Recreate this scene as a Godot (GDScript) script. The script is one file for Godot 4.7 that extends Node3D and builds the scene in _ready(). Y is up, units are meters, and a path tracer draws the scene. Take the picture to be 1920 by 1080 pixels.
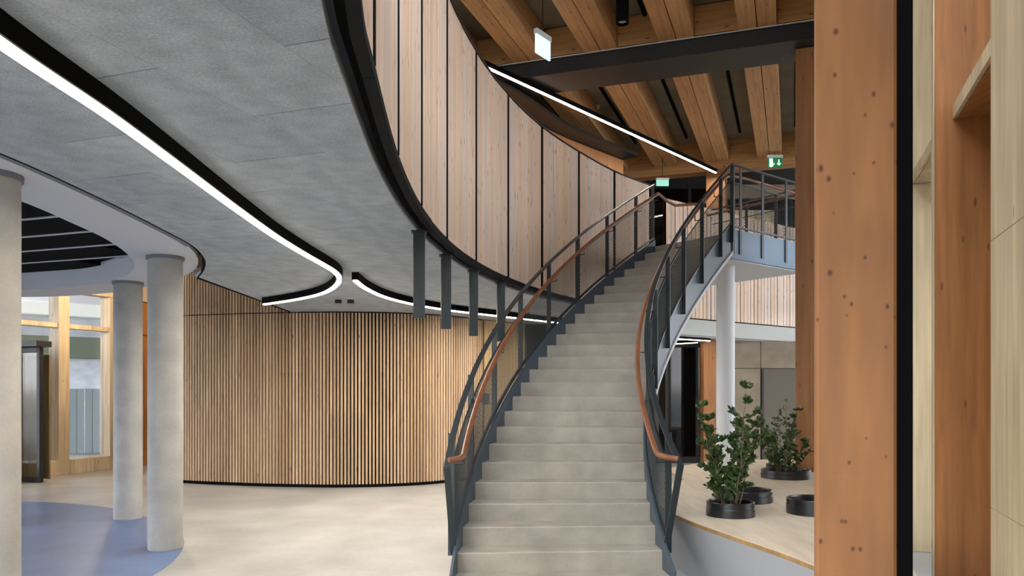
extends Node3D
# Plan coordinates: Vector2(x, z) in metres, x to the right, z away from the camera; h is height above the floor.
const EYE := 1.6275
const RISE := 0.155
const GRID := 19.5                      # the building grid is turned by this angle
const CEIL := 2.92                      # grey acoustic ceiling
const UPPER := 3.875                    # gallery and landing level
var D2 := Vector2(sin(deg_to_rad(GRID)), cos(deg_to_rad(GRID)))       # along the joists
var U2 := Vector2(cos(deg_to_rad(GRID)), -sin(deg_to_rad(GRID)))      # across the joists, to the right
var M := {}
var taken := {}
var rng := RandomNumberGenerator.new()

# ------------------------------------------------------------------ helpers
func P(p: Vector2, h: float) -> Vector3: return Vector3(p.x, h, -p.y)

func numbered(called: String) -> String:
	var k: int = taken.get(called, 0)
	taken[called] = k + 1
	return called if k == 0 else "%s_%03d" % [called, k]

func tag(o: Node, label: String, category := "", group := "", kind := "") -> Node:
	if label: o.set_meta("label", label)
	if category: o.set_meta("category", category)
	if group: o.set_meta("group", group)
	if kind: o.set_meta("kind", kind)
	return o

func base(called: String, at := Vector3.ZERO, turn := 0.0) -> Node3D:
	var o := Node3D.new()
	o.name = numbered(called)
	add_child(o)
	o.position = at
	o.rotation.y = turn
	return o

func mb() -> SurfaceTool:
	var st := SurfaceTool.new()
	st.begin(Mesh.PRIMITIVE_TRIANGLES)
	return st

func put(mesh: Mesh, called: String, mat: Material, parent: Node3D, xf := Transform3D.IDENTITY) -> MeshInstance3D:
	var o := MeshInstance3D.new()
	o.mesh = mesh
	o.material_override = mat
	o.name = numbered(called) if parent == self else called
	parent.add_child(o, true)
	o.transform = xf
	o.cast_shadow = GeometryInstance3D.SHADOW_CASTING_SETTING_ON
	return o

func build(st: SurfaceTool, called: String, mat: Material, parent: Node3D = self) -> MeshInstance3D:
	# geometry given in world metres; the node keeps the world origin of its parent
	var o := put(st.commit(), called, mat, parent)
	if parent != self:
		o.transform = parent.transform.affine_inverse()
		if parent.get_parent() != self and parent.get_parent() is Node3D:
			o.transform = parent.transform.affine_inverse() * (parent.get_parent() as Node3D).transform.affine_inverse()
	return o

func tri(st: SurfaceTool, a: Vector3, b: Vector3, c: Vector3, n: Vector3) -> void:
	var g := (b - a).cross(c - a)
	if g.length_squared() < 1e-16: return
	if g.dot(n) < 0.0:
		var t := b
		b = c
		c = t
		g = -g
	g = g.normalized()
	for p in [a, c, b]:
		st.set_normal(g)
		st.add_vertex(p)

func quad(st: SurfaceTool, a: Vector3, b: Vector3, c: Vector3, d: Vector3, n: Vector3) -> void:
	tri(st, a, b, c, n)
	tri(st, a, c, d, n)

func prism(st: SurfaceTool, poly: PackedVector2Array, h0: float, h1: float) -> void:
	var idx := Geometry2D.triangulate_polygon(poly)
	for i in range(0, idx.size(), 3):
		tri(st, P(poly[idx[i]], h1), P(poly[idx[i + 1]], h1), P(poly[idx[i + 2]], h1), Vector3.UP)
		tri(st, P(poly[idx[i]], h0), P(poly[idx[i + 1]], h0), P(poly[idx[i + 2]], h0), Vector3.DOWN)
	var area := 0.0
	for i in poly.size():
		area += poly[i].cross(poly[(i + 1) % poly.size()])
	for i in poly.size():
		var a := poly[i]
		var b := poly[(i + 1) % poly.size()]
		var t := b - a
		var n := Vector2(t.y, -t.x) * signf(area)
		quad(st, P(a, h0), P(b, h0), P(b, h1), P(a, h1), Vector3(n.x, 0, -n.y))

func cbox(st: SurfaceTool, c: Vector3, half: Vector3, bev := 0.004) -> void:
	# a box with chamfered edges
	bev = minf(bev, minf(half.x, minf(half.y, half.z)) * 0.6)
	var inn := half - Vector3.ONE * bev
	for ax in 3:
		var b := (ax + 1) % 3
		var d := (ax + 2) % 3
		for s in [-1.0, 1.0]:
			var pts := []
			for q in [[-1, -1], [1, -1], [1, 1], [-1, 1]]:
				var v := Vector3.ZERO
				v[ax] = s * half[ax]
				v[b] = q[0] * inn[b]
				v[d] = q[1] * inn[d]
				pts.append(c + v)
			var n := Vector3.ZERO
			n[ax] = s
			quad(st, pts[0], pts[1], pts[2], pts[3], n)
		for s in [-1.0, 1.0]:
			for t in [-1.0, 1.0]:
				var e := []
				for q in [[-1, 0], [1, 0], [1, 1], [-1, 1]]:
					var v := Vector3.ZERO
					v[ax] = q[0] * inn[ax]
					v[b] = s * (half[b] if q[1] == 0 else inn[b])
					v[d] = t * (inn[d] if q[1] == 0 else half[d])
					e.append(c + v)
				var n := Vector3.ZERO
				n[b] = s
				n[d] = t
				quad(st, e[0], e[1], e[2], e[3], n)
	for sx in [-1.0, 1.0]:
		for sy in [-1.0, 1.0]:
			for sz in [-1.0, 1.0]:
				tri(st, c + Vector3(sx * half.x, sy * inn.y, sz * inn.z), c + Vector3(sx * inn.x, sy * half.y, sz * inn.z), c + Vector3(sx * inn.x, sy * inn.y, sz * half.z), Vector3(sx, sy, sz))

func boxm(size: Vector3, bev := 0.004) -> Mesh:
	var st := mb()
	cbox(st, Vector3.ZERO, size / 2.0, bev)
	return st.commit()

func side_of(pts: Array, i: int) -> Vector3:
	# horizontal unit vector to the right of the path at point i
	var a: Vector3 = pts[maxi(i - 1, 0)]
	var b: Vector3 = pts[mini(i + 1, pts.size() - 1)]
	var t := Vector3(b.x - a.x, 0, b.z - a.z)
	if t.length() < 1e-6: return Vector3.RIGHT
	t = t.normalized()
	return Vector3(-t.z, 0, t.x)

func bar(st: SurfaceTool, pts: Array, w: float, hh: float) -> void:
	# rectangular section swept along a path: w across, hh upright, path in the middle
	var up := Vector3.UP * hh / 2.0
	for i in pts.size() - 1:
		var s0 := side_of(pts, i) * w / 2.0
		var s1 := side_of(pts, i + 1) * w / 2.0
		var a: Vector3 = pts[i]
		var b: Vector3 = pts[i + 1]
		quad(st, a + s0 + up, b + s1 + up, b - s1 + up, a - s0 + up, Vector3.UP)
		quad(st, a + s0 - up, b + s1 - up, b - s1 - up, a - s0 - up, Vector3.DOWN)
		quad(st, a + s0 + up, b + s1 + up, b + s1 - up, a + s0 - up, s0)
		quad(st, a - s0 + up, b - s1 + up, b - s1 - up, a - s0 - up, -s0)
	for k in [0, pts.size() - 1]:
		var s := side_of(pts, k) * w / 2.0
		var p: Vector3 = pts[k]
		var n: Vector3 = (pts[0] - pts[1]) if k == 0 else (pts[k] - pts[k - 1])
		quad(st, p + s + up, p + s - up, p - s - up, p - s + up, n)

func tube(st: SurfaceTool, pts: Array, r, sides := 8) -> void:
	var rings := []
	for i in pts.size():
		var a: Vector3 = pts[maxi(i - 1, 0)]
		var b: Vector3 = pts[mini(i + 1, pts.size() - 1)]
		var t := (b - a).normalized()
		var x := t.cross(Vector3.UP if absf(t.y) < 0.9 else Vector3.RIGHT).normalized()
		var y := x.cross(t).normalized()
		var rr: float = r[i] if r is Array else r
		var ring := []
		for k in sides:
			var an := TAU * k / sides
			var n := x * cos(an) + y * sin(an)
			ring.append([(pts[i] as Vector3) + n * rr, n])
		rings.append(ring)
	for i in pts.size() - 1:
		for k in sides:
			var k2 := (k + 1) % sides
			var q := [rings[i][k], rings[i][k2], rings[i + 1][k2], rings[i + 1][k]]
			for ids in [[0, 1, 2], [0, 2, 3]]:
				var A: Vector3 = q[ids[0]][0]
				var B: Vector3 = q[ids[1]][0]
				var C: Vector3 = q[ids[2]][0]
				var order: Array = ids
				if (B - A).cross(C - A).dot(q[ids[0]][1]) > 0.0: order = [ids[0], ids[2], ids[1]]
				for j in order:
					st.set_normal(q[j][1])
					st.add_vertex(q[j][0])
	for e in [0, pts.size() - 1]:
		var n: Vector3 = (pts[0] - pts[1]) if e == 0 else (pts[e] - pts[e - 1])
		for k in range(1, sides - 1):
			tri(st, rings[e][0][0], rings[e][k][0], rings[e][k + 1][0], n)

func lathe(st: SurfaceTool, c: Vector3, prof: Array, sides := 40) -> void:
	# prof: [radius, height] pairs from bottom to top, outward normals to the right of the path
	for k in sides:
		var a0 := TAU * k / sides
		var a1 := TAU * (k + 1) / sides
		for i in prof.size() - 1:
			var p: Array = prof[i]
			var q: Array = prof[i + 1]
			var nr := float(q[1]) - float(p[1])
			var ny := float(p[0]) - float(q[0])
			var ln := sqrt(nr * nr + ny * ny)
			if ln < 1e-7: continue
			nr /= ln
			ny /= ln
			var v := []
			for e in [[p, a0], [p, a1], [q, a1], [q, a0]]:
				v.append([c + Vector3(e[0][0] * cos(e[1]), e[0][1], e[0][0] * sin(e[1])), Vector3(nr * cos(e[1]), ny, nr * sin(e[1]))])
			for ids in [[0, 1, 2], [0, 2, 3]]:
				var A: Vector3 = v[ids[0]][0]
				var g: Vector3 = ((v[ids[1]][0] as Vector3) - A).cross((v[ids[2]][0] as Vector3) - A)
				if g.length_squared() < 1e-16: continue
				var order: Array = ids
				if g.dot(v[ids[0]][1]) > 0.0: order = [ids[0], ids[2], ids[1]]
				for j in order:
					st.set_normal(v[j][1])
					st.add_vertex(v[j][0])

func smooth(pts: Array, step := 0.1, closed := false) -> PackedVector2Array:
	# Catmull-Rom through plan points, resampled evenly
	var dense := PackedVector2Array()
	var n := pts.size()
	for i in (n if closed else n - 1):
		var p1: Vector2 = pts[i]
		var p2: Vector2 = pts[(i + 1) % n]
		var p0: Vector2 = pts[(i - 1 + n) % n] if closed or i > 0 else p1 * 2.0 - p2
		var p3: Vector2 = pts[(i + 2) % n] if closed or i < n - 2 else p2 * 2.0 - p1
		for k in 16:
			dense.append(p1.cubic_interpolate(p2, p0, p3, k / 16.0))
	dense.append(pts[0] if closed else pts[n - 1])
	var total := 0.0
	for i in dense.size() - 1: total += dense[i].distance_to(dense[i + 1])
	var cnt := maxi(2, int(round(total / step)))
	var out := PackedVector2Array()
	var gap := total / cnt
	var run := 0.0
	var nxt := 0.0
	for i in dense.size() - 1:
		var l := dense[i].distance_to(dense[i + 1])
		while nxt <= run + l + 1e-6 and out.size() < cnt + (0 if closed else 1):
			out.append(dense[i].lerp(dense[i + 1], clampf((nxt - run) / maxf(l, 1e-9), 0, 1)))
			nxt += gap
		run += l
	return out

func on_path(path: PackedVector2Array, s: float) -> Array:
	# [point, tangent] at arc length s
	var run := 0.0
	for i in path.size() - 1:
		var l := path[i].distance_to(path[i + 1])
		if run + l >= s or i == path.size() - 2:
			var a := path[maxi(i - 1, 0)]
			var b := path[mini(i + 2, path.size() - 1)]
			return [path[i] + (path[i + 1] - path[i]) * ((s - run) / l), (b - a).normalized()]
		run += l
	return [path[0], Vector2(0, 1)]

func offset_path(path: PackedVector2Array, d: float) -> PackedVector2Array:
	# d to the right of the walking direction
	var out := PackedVector2Array()
	for i in path.size():
		var t := (path[mini(i + 1, path.size() - 1)] - path[maxi(i - 1, 0)]).normalized()
		out.append(path[i] + Vector2(t.y, -t.x) * d)
	return out

func lift(path: PackedVector2Array, h: float) -> Array:
	var out := []
	for p in path: out.append(P(p, h))
	return out

func face(at: Vector2, h: float, t: Vector2) -> Transform3D:
	# local x along plan direction t, local z to its right-hand side
	return Transform3D(Basis(Vector3.UP, atan2(t.y, t.x)), P(at, h))

func along(at: Vector2, h: float, t: Vector2) -> Transform3D:
	# local y along plan direction t (timber grain runs along local y), local z straight up, local x to the right of t
	var y := Vector3(t.x, 0, -t.y)
	var x := y.cross(Vector3.UP)
	return Transform3D(Basis(x, y, x.cross(y)), P(at, h))

func grid(a: float, b: float) -> Vector2: return U2 * a + D2 * b        # grid coordinates to plan

# ------------------------------------------------------------------ materials
func noise_img(sd: int, freq: float, w: int, h: int, oct := 4) -> Image:
	var n := FastNoiseLite.new()
	n.seed = sd
	n.noise_type = FastNoiseLite.TYPE_SIMPLEX_SMOOTH
	n.frequency = freq
	n.fractal_octaves = oct
	return n.get_seamless_image(w, h)

func wood_image(sd: int, lo: float, knots: int, spots := []) -> Image:
	var a := noise_img(sd, 0.035, 512, 64, 4)
	a.resize(512, 512, Image.INTERPOLATE_CUBIC)
	var b := noise_img(sd + 7, 0.008, 512, 32, 2)
	b.resize(512, 512, Image.INTERPOLATE_CUBIC)
	var img := Image.create(512, 512, false, Image.FORMAT_RGB8)
	var ks := []
	var r := RandomNumberGenerator.new()
	r.seed = sd
	for k in knots: ks.append([r.randf() * 512, r.randf() * 512, r.randf_range(2.0, 4.0)])
	for s in spots: ks.append([s[0] * 512.0, s[1] * 512.0, s[2]])
	for y in 512:
		for x in 512:
			var v := lo + (1.0 - lo) * (0.55 * a.get_pixel(x, y).r + 0.45 * b.get_pixel(x, y).r)
			img.set_pixel(x, y, Color(v, v * lerpf(0.955, 1.0, v), v * lerpf(0.87, 1.0, v)))
	for k in ks:
		var rad: float = k[2]
		for dy in range(-int(rad * 3), int(rad * 3) + 1):
			for dx in range(-int(rad * 2), int(rad * 2) + 1):
				var d := sqrt(dx * dx + dy * dy * 0.45) / rad
				if d < 1.6:
					var px := posmod(int(k[0]) + dx, 512)
					var py := posmod(int(k[1]) + dy, 512)
					var m := clampf(1.6 - d, 0, 1) * 0.45
					var c := img.get_pixel(px, py)
					img.set_pixel(px, py, Color(c.r * (1 - m), c.g * (1 - m * 1.15), c.b * (1 - m * 1.25)))
	img.generate_mipmaps()
	return img

func cloud_image(sd: int, lo: float, fine: float) -> Image:
	var a := noise_img(sd, 0.006, 512, 512, 5)
	var b := noise_img(sd + 3, 0.09, 512, 512, 3)
	var img := Image.create(512, 512, false, Image.FORMAT_RGB8)
	for y in 512:
		for x in 512:
			var v := lo + (1.0 - lo) * ((1.0 - fine) * a.get_pixel(x, y).r + fine * b.get_pixel(x, y).r)
			img.set_pixel(x, y, Color(v, v, v))
	return img

func mat(color: Color, rough := 0.6, tex: Texture2D = null, scale := Vector3.ONE, world := true) -> StandardMaterial3D:
	var m := StandardMaterial3D.new()
	m.albedo_color = color
	m.roughness = rough
	if tex:
		m.albedo_texture = tex
		m.uv1_triplanar = true
		m.uv1_world_triplanar = world
		m.uv1_scale = scale
	return m

func rgb(r: int, g: int, b: int) -> Color: return Color(r / 255.0, g / 255.0, b / 255.0)

func glow(color: Color, energy: float) -> StandardMaterial3D:
	var m := mat(color, 0.5)
	m.emission_enabled = true
	m.emission = color
	m.emission_energy_multiplier = energy
	return m

func glass(color: Color, alpha: float) -> StandardMaterial3D:
	var m := mat(color, 0.03)
	m.transparency = BaseMaterial3D.TRANSPARENCY_ALPHA
	m.albedo_color.a = alpha
	m.metallic_specular = 0.4
	return m

func make_materials() -> void:
	var grain := ImageTexture.create_from_image(wood_image(11, 0.72, 26))
	var fine := ImageTexture.create_from_image(wood_image(61, 0.84, 34))
	var plain := ImageTexture.create_from_image(wood_image(71, 0.84, 0))
	var grain2 := ImageTexture.create_from_image(wood_image(29, 0.62, 10))
	var knotty := ImageTexture.create_from_image(wood_image(43, 0.74, 0, post_knots()))
	var cloud := ImageTexture.create_from_image(cloud_image(5, 0.80, 0.25))
	var speck := ImageTexture.create_from_image(cloud_image(17, 0.70, 0.6))
	var vert := Vector3(0.9, 0.35, 0.9)
	M.larch = [mat(rgb(236, 210, 190), 0.6, fine, vert), mat(rgb(230, 202, 178), 0.6, fine, vert), mat(rgb(228, 206, 190), 0.6, fine, vert), mat(rgb(236, 202, 172), 0.6, fine, vert)]
	M.oak = [mat(rgb(228, 194, 158), 0.55, grain2, vert), mat(rgb(220, 184, 146), 0.55, grain2, vert), mat(rgb(234, 202, 168), 0.55, grain2, vert)]
	M.oak_panel = mat(rgb(208, 174, 120), 0.5, grain2, vert)
	M.joist = [mat(rgb(222, 170, 114), 0.6, grain, Vector3(1.1, 0.4, 1.1), false), mat(rgb(216, 163, 106), 0.6, grain, Vector3(0.9, 0.35, 0.9), false)]
	M.spruce = mat(rgb(170, 115, 66), 0.55, knotty, Vector3.ONE / 2.2, false)
	M.spruce_far = mat(rgb(170, 115, 66), 0.55, grain, vert)
	M.lining = mat(rgb(196, 132, 72), 0.5, grain2, vert)
	M.pale = mat(rgb(236, 216, 176), 0.5, grain2, Vector3(0.6, 0.25, 0.6))
	M.white_wall = mat(rgb(236, 234, 226), 0.6)
	M.acoustic = [mat(rgb(190, 198, 206), 0.9, speck, Vector3.ONE * 1.3), mat(rgb(185, 193, 202), 0.9, speck, Vector3.ONE * 1.3), mat(rgb(194, 202, 209), 0.9, speck, Vector3.ONE * 1.3)]
	M.soffit = mat(rgb(206, 208, 214), 0.8)
	M.trim = mat(rgb(112, 116, 126), 0.6)
	M.black = mat(rgb(10, 10, 11), 0.9)
	M.black.metallic_specular = 0.2
	M.black_metal = mat(rgb(26, 28, 30), 0.5)
	M.lip = mat(rgb(36, 37, 38), 0.9)
	M.lip.metallic_specular = 0.2
	M.steel = mat(rgb(64, 80, 92), 0.45)
	M.steel_dark = mat(rgb(33, 43, 47), 0.42)
	M.steel_light = mat(rgb(112, 136, 160), 0.5)
	M.beam = mat(rgb(30, 30, 31), 0.5)
	M.concrete = mat(rgb(176, 175, 172), 0.75, cloud, Vector3.ONE * 0.7)
	M.concrete_warm = mat(rgb(158, 144, 124), 0.8, cloud, Vector3.ONE * 0.6)
	M.step = mat(rgb(172, 165, 152), 0.62, cloud, Vector3.ONE * 0.8)
	M.slab = mat(rgb(134, 126, 106), 0.9, cloud, Vector3.ONE * 0.4)
	M.floor = mat(rgb(192, 195, 197), 0.34, cloud, Vector3.ONE * 0.25)
	M.blue = mat(rgb(112, 138, 188), 0.34, cloud, Vector3.ONE * 0.3)
	M.handrail = mat(rgb(158, 98, 64), 0.4, grain2, Vector3.ONE)
	M.column_white = mat(rgb(206, 210, 214), 0.6)
	M.slab_edge = mat(rgb(172, 172, 166), 0.7)
	M.plywood = mat(rgb(232, 216, 192), 0.5, plain, Vector3(0.5, 0.5, 0.5))
	M.plywood_edge = mat(rgb(196, 156, 100), 0.6, grain2, Vector3(0.8, 6, 0.8))
	M.grey_side = mat(rgb(150, 152, 154), 0.7)
	M.pot = mat(rgb(26, 26, 28), 0.3)
	M.soil = mat(rgb(52, 42, 34), 0.95)
	M.bark = mat(rgb(112, 92, 70), 0.8)
	M.leaf = [mat(rgb(62, 84, 42), 0.45), mat(rgb(48, 70, 36), 0.45), mat(rgb(96, 112, 56), 0.5)]
	for l in M.leaf:
		l.backlight_enabled = true
		l.backlight = Color(0.06, 0.10, 0.02)
	M.led = glow(rgb(255, 244, 226), 3.2)
	M.led_warm = glow(rgb(255, 236, 214), 2.2)
	M.glass = glass(Color(0.86, 0.92, 0.92), 0.06)
	M.glass_tint = glass(Color(0.30, 0.32, 0.32), 0.14)
	M.glass_view = glass(Color(0.5, 0.54, 0.55), 0.07)
	M.glass_dark = glass(Color(0.03, 0.035, 0.035), 0.82)
	M.glass_bronze = glass(Color(0.34, 0.28, 0.15), 0.35)
	M.olive = mat(rgb(160, 136, 84), 0.6, grain2, vert)
	M.dark_wall = mat(rgb(64, 62, 60), 0.8)
	M.door_grey = mat(rgb(98, 91, 78), 0.6)
	M.window_wood = mat(rgb(248, 229, 196), 0.5, grain2, vert)
	M.orange_wood = mat(rgb(228, 156, 84), 0.5, grain2, vert)
	M.sign_white = glow(rgb(214, 240, 240), 0.22)
	M.sign_teal = glow(rgb(140, 206, 192), 0.15)
	M.sign_green = glow(rgb(14, 118, 70), 0.1)
	M.sign_mark = glow(rgb(226, 250, 236), 0.2)
	M.fence = mat(rgb(150, 160, 164), 0.6)
	M.tarp = mat(rgb(204, 208, 215), 0.5, cloud, Vector3.ONE * 0.6)
	M.facade = mat(rgb(190, 190, 194), 0.8)
	M.blind = mat(rgb(82, 94, 76), 0.6)
	M.ground = mat(rgb(170, 170, 168), 0.9, cloud, Vector3.ONE * 0.2)

func post_knots() -> Array:
	# [u, v, radius] of the knots on the big post, measured on its face: 0.337 m wide, u from its middle, v downwards from its node
	var out := []
	for k in [[1570, 53, 2.6], [1568, 135, 2.0], [1637, 180, 2.0], [1622, 218, 1.4], [1670, 240, 2.4], [1541, 310, 3.0], [1557, 331, 2.4], [1603, 324, 1.2], [1638, 308, 1.4], [1558, 508, 2.6], [1622, 483, 1.6], [1585, 555, 1.6], [1598, 570, 1.8], [1661, 577, 2.0], [1535, 597, 1.6], [1659, 652, 1.4], [1594, 868, 1.6], [1625, 822, 1.2], [1660, 856, 1.2], [1580, 980, 1.6], [1588, 979, 1.6], [1542, 1019, 2.0], [1600, 1030, 1.8], [1614, 1030, 1.8], [1566, 396, 1.0], [1590, 590, 1.0]]:
		var x: float = (k[0] - 1606.0) * 2.9 / 1480.0
		var y: float = EYE + (730.0 - k[1]) * 3.03 / 1480.0
		out.append([fposmod(x / 2.2, 1.0), fposmod(-(y - 3.5) / 2.2, 1.0), k[2] * 0.62])
	return out

# ------------------------------------------------------------------ main
func _ready() -> void:
	rng.seed = 4
	var cam := Camera3D.new()
	cam.name = "camera"
	add_child(cam)
	cam.position = Vector3(0, EYE, 0)
	cam.set_frustum(0.05 * 1080.0 / 1480.0, Vector2(0, 0.05 * 190.0 / 1480.0), 0.05, 200.0)
	cam.current = true
	var env := Environment.new()
	env.background_mode = Environment.BG_SKY
	var sky := Sky.new()
	var sm := ProceduralSkyMaterial.new()
	sm.sky_top_color = Color(0.86, 0.90, 0.95)
	sm.sky_horizon_color = Color(0.97, 0.98, 1.0)
	sm.ground_bottom_color = Color(0.45, 0.45, 0.44)
	sm.ground_horizon_color = Color(0.70, 0.71, 0.72)
	sm.sky_energy_multiplier = 1.0
	sky.sky_material = sm
	env.sky = sky
	env.background_energy_multiplier = 3.0
	env.tonemap_mode = Environment.TONE_MAPPER_LINEAR
	env.tonemap_exposure = 4.0
	env.sdfgi_enabled = true
	env.ssao_enabled = true
	env.ssil_enabled = true
	var we := WorldEnvironment.new()
	we.name = "world_environment"
	we.environment = env
	add_child(we)

	make_materials()
	curves()
	make_shell()
	make_grey_ceiling()
	make_soffit_ring()
	make_gallery()
	make_slat_wall()
	make_timber_ceiling()
	make_stair()
	make_guards()
	make_landing()
	make_columns()
	make_far_side()
	make_left_windows()
	make_right_side()
	make_lights()
	make_platform()
	make_signs()
	make_outside()

# ------------------------------------------------------------------ shared curves
var wood: PackedVector2Array             # face of the gallery balustrade
var ring_out: PackedVector2Array
var ring_in: PackedVector2Array
var slat_path: PackedVector2Array

func curves() -> void:
	wood = smooth([Vector2(0.30, -0.9), Vector2(-0.05, 0.55), Vector2(-0.36, 1.75), Vector2(-0.53, 2.78), Vector2(-0.58, 3.32), Vector2(-0.665, 4.63), Vector2(-0.675, 5.89), Vector2(-0.59, 7.2), Vector2(-0.375, 8.5), Vector2(-0.03, 9.75), Vector2(0.44, 10.95), Vector2(1.03, 12.05), Vector2(1.76, 13.2), Vector2(2.48, 14.05)], 0.05)
	ring_out = smooth([Vector2(-2.95, 4.55), Vector2(-2.92, 5.41), Vector2(-2.94, 6.12), Vector2(-3.0, 6.9), Vector2(-3.07, 7.5), Vector2(-3.23, 8.1), Vector2(-3.45, 8.65), Vector2(-3.83, 9.3), Vector2(-4.6, 10.2), Vector2(-5.7, 11.1), Vector2(-7.19, 11.57), Vector2(-9.4, 11.2), Vector2(-11.0, 9.5), Vector2(-11.5, 6.6), Vector2(-11.0, 3.6), Vector2(-9.2, 1.6), Vector2(-7.0, 1.0), Vector2(-5.0, 1.4), Vector2(-3.7, 2.5), Vector2(-3.1, 3.6)], 0.12, true)
	ring_in = smooth([Vector2(-3.53, 5.69), Vector2(-3.58, 6.42), Vector2(-3.63, 6.95), Vector2(-3.72, 7.41), Vector2(-3.86, 7.94), Vector2(-4.05, 8.45), Vector2(-4.32, 8.98), Vector2(-4.7, 9.5), Vector2(-5.23, 10.0), Vector2(-5.87, 10.4), Vector2(-6.7, 10.7), Vector2(-8.6, 10.5), Vector2(-10.2, 9.1), Vector2(-10.7, 6.6), Vector2(-10.2, 4.1), Vector2(-8.6, 2.5), Vector2(-6.8, 2.0), Vector2(-5.1, 2.5), Vector2(-4.0, 3.7), Vector2(-3.6, 4.8)], 0.12, true)
	slat_path = smooth([Vector2(-7.3, 16.4), Vector2(-6.75, 15.0), Vector2(-6.25, 14.15), Vector2(-5.74, 13.74), Vector2(-5.12, 13.5), Vector2(-4.11, 13.22), Vector2(-3.45, 13.12), Vector2(-2.82, 13.08), Vector2(-2.12, 13.18), Vector2(-1.62, 13.38), Vector2(-1.21, 13.68), Vector2(-0.85, 14.08), Vector2(-0.53, 14.6)], 0.05)

# ------------------------------------------------------------------ shell: floor, roof, outer walls
func make_shell() -> void:
	var st := mb()
	prism(st, PackedVector2Array([Vector2(-13, -5.5), Vector2(9, -5.5), Vector2(9, 19.5), Vector2(-5.0, 19.5), Vector2(-13, 19.5)]), -0.3, 0.0)
	tag(build(st, "floor", M.floor), "pale beige polished screed floor of the foyer", "", "", "structure")
	st = mb()
	prism(st, ring_shrunk(ring_out, 0.14), 0.0, 0.004)
	tag(build(st, "blue_floor_inlay", M.blue), "rounded blue linoleum area set into the pale floor under the white soffit", "floor covering", "", "structure")
	# outer walls away from the view
	st = mb()
	prism(st, PackedVector2Array([Vector2(-13.3, -5.5), Vector2(-13, -5.5), Vector2(-13, 5), Vector2(-13.3, 5)]), 0, 7.3)
	prism(st, PackedVector2Array([Vector2(-13.3, 5), Vector2(-13, 5), Vector2(-13, 11.9), Vector2(-13.3, 11.9)]), UPPER, 7.3)
	tag(build(st, "wall_left", M.white_wall), "plain white outer wall at the far left", "", "", "structure")
	st = mb()
	prism(st, PackedVector2Array([Vector2(-7.5, 19.2), Vector2(9, 19.2), Vector2(9, 19.5), Vector2(-7.5, 19.5)]), UPPER, 7.3)
	prism(st, PackedVector2Array([Vector2(-7.5, 19.2), Vector2(9, 19.2), Vector2(9, 19.5), Vector2(-7.5, 19.5)]), 0, UPPER)
	tag(build(st, "wall_back", M.dark_wall), "dark back wall behind the gallery and the corridor", "", "", "structure")
	# structural slab of the gallery, open over the stair hall
	var poly := offset_path(wood, -0.16)
	var all := PackedVector2Array(poly)
	all.append(Vector2(2.4, 14.6))
	all.append(Vector2(3.0, 15.3))
	all.append(Vector2(3.0, 19.2))
	for q in [Vector2(-3.45, 19.2), Vector2(-3.45, 13.3), Vector2(-3.72, 13.2), Vector2(-3.72, 11.9), Vector2(-12.98, 11.9)]: all.append(q)
	all.append(Vector2(-12.98, -1.2))
	st = mb()
	prism(st, all, 3.6, UPPER)
	tag(build(st, "floor_gallery", M.soffit), "gallery floor slab above the grey ceiling", "", "", "structure")
	# glazed wall behind the camera, outside the frame: it lets the daylight in
	glazed_wall("window_7", Vector2(-9.85, 11.76), Vector2(-7.6, 18.1), UPPER, 7.0, 1.3, "upper glazing above the back left windows")
	glazed_wall("window_8", Vector2(-13.1, 5.0), Vector2(-13.1, 11.9), 0.05, 3.6, 1.4, "glazed ground floor wall at the far left")
	glazed_wall("window_4", Vector2(-13.0, -5.0), Vector2(-0.9, -5.0), 0.05, 6.95, 1.5, "tall glazed wall behind the viewer")
	glazed_wall("window_5", grid(1.32, 11.0), grid(1.32, 19.0), 0.05, 6.95, 1.5, "tall glazed wall on the right, hidden behind the foreground post", M.glass_tint)
	st = mb()
	prism(st, PackedVector2Array([grid(1.03, -5.2), grid(1.4, -5.2), grid(1.4, 3.85), grid(1.03, 3.85)]), 0, 3.9)
	prism(st, PackedVector2Array([grid(1.3, 8.95), grid(1.5, 8.95), grid(1.5, 10.95), grid(1.3, 10.95)]), 0, 7.05)
	glazed_wall("window_6", grid(1.2, -5.0), grid(1.2, 4.95), 3.92, 7.0, 1.5, "upper glazing above the pale wall to the right of the viewer")
	tag(build(st, "wall_right_near", M.pale), "pale plywood wall to the right of the viewer", "", "", "structure")

func ring_shrunk(path: PackedVector2Array, d: float) -> PackedVector2Array:
	var out := PackedVector2Array()
	var c := Vector2(-7.2, 6.3)
	for p in path: out.append(p - (p - c).normalized() * d)
	return out

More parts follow.
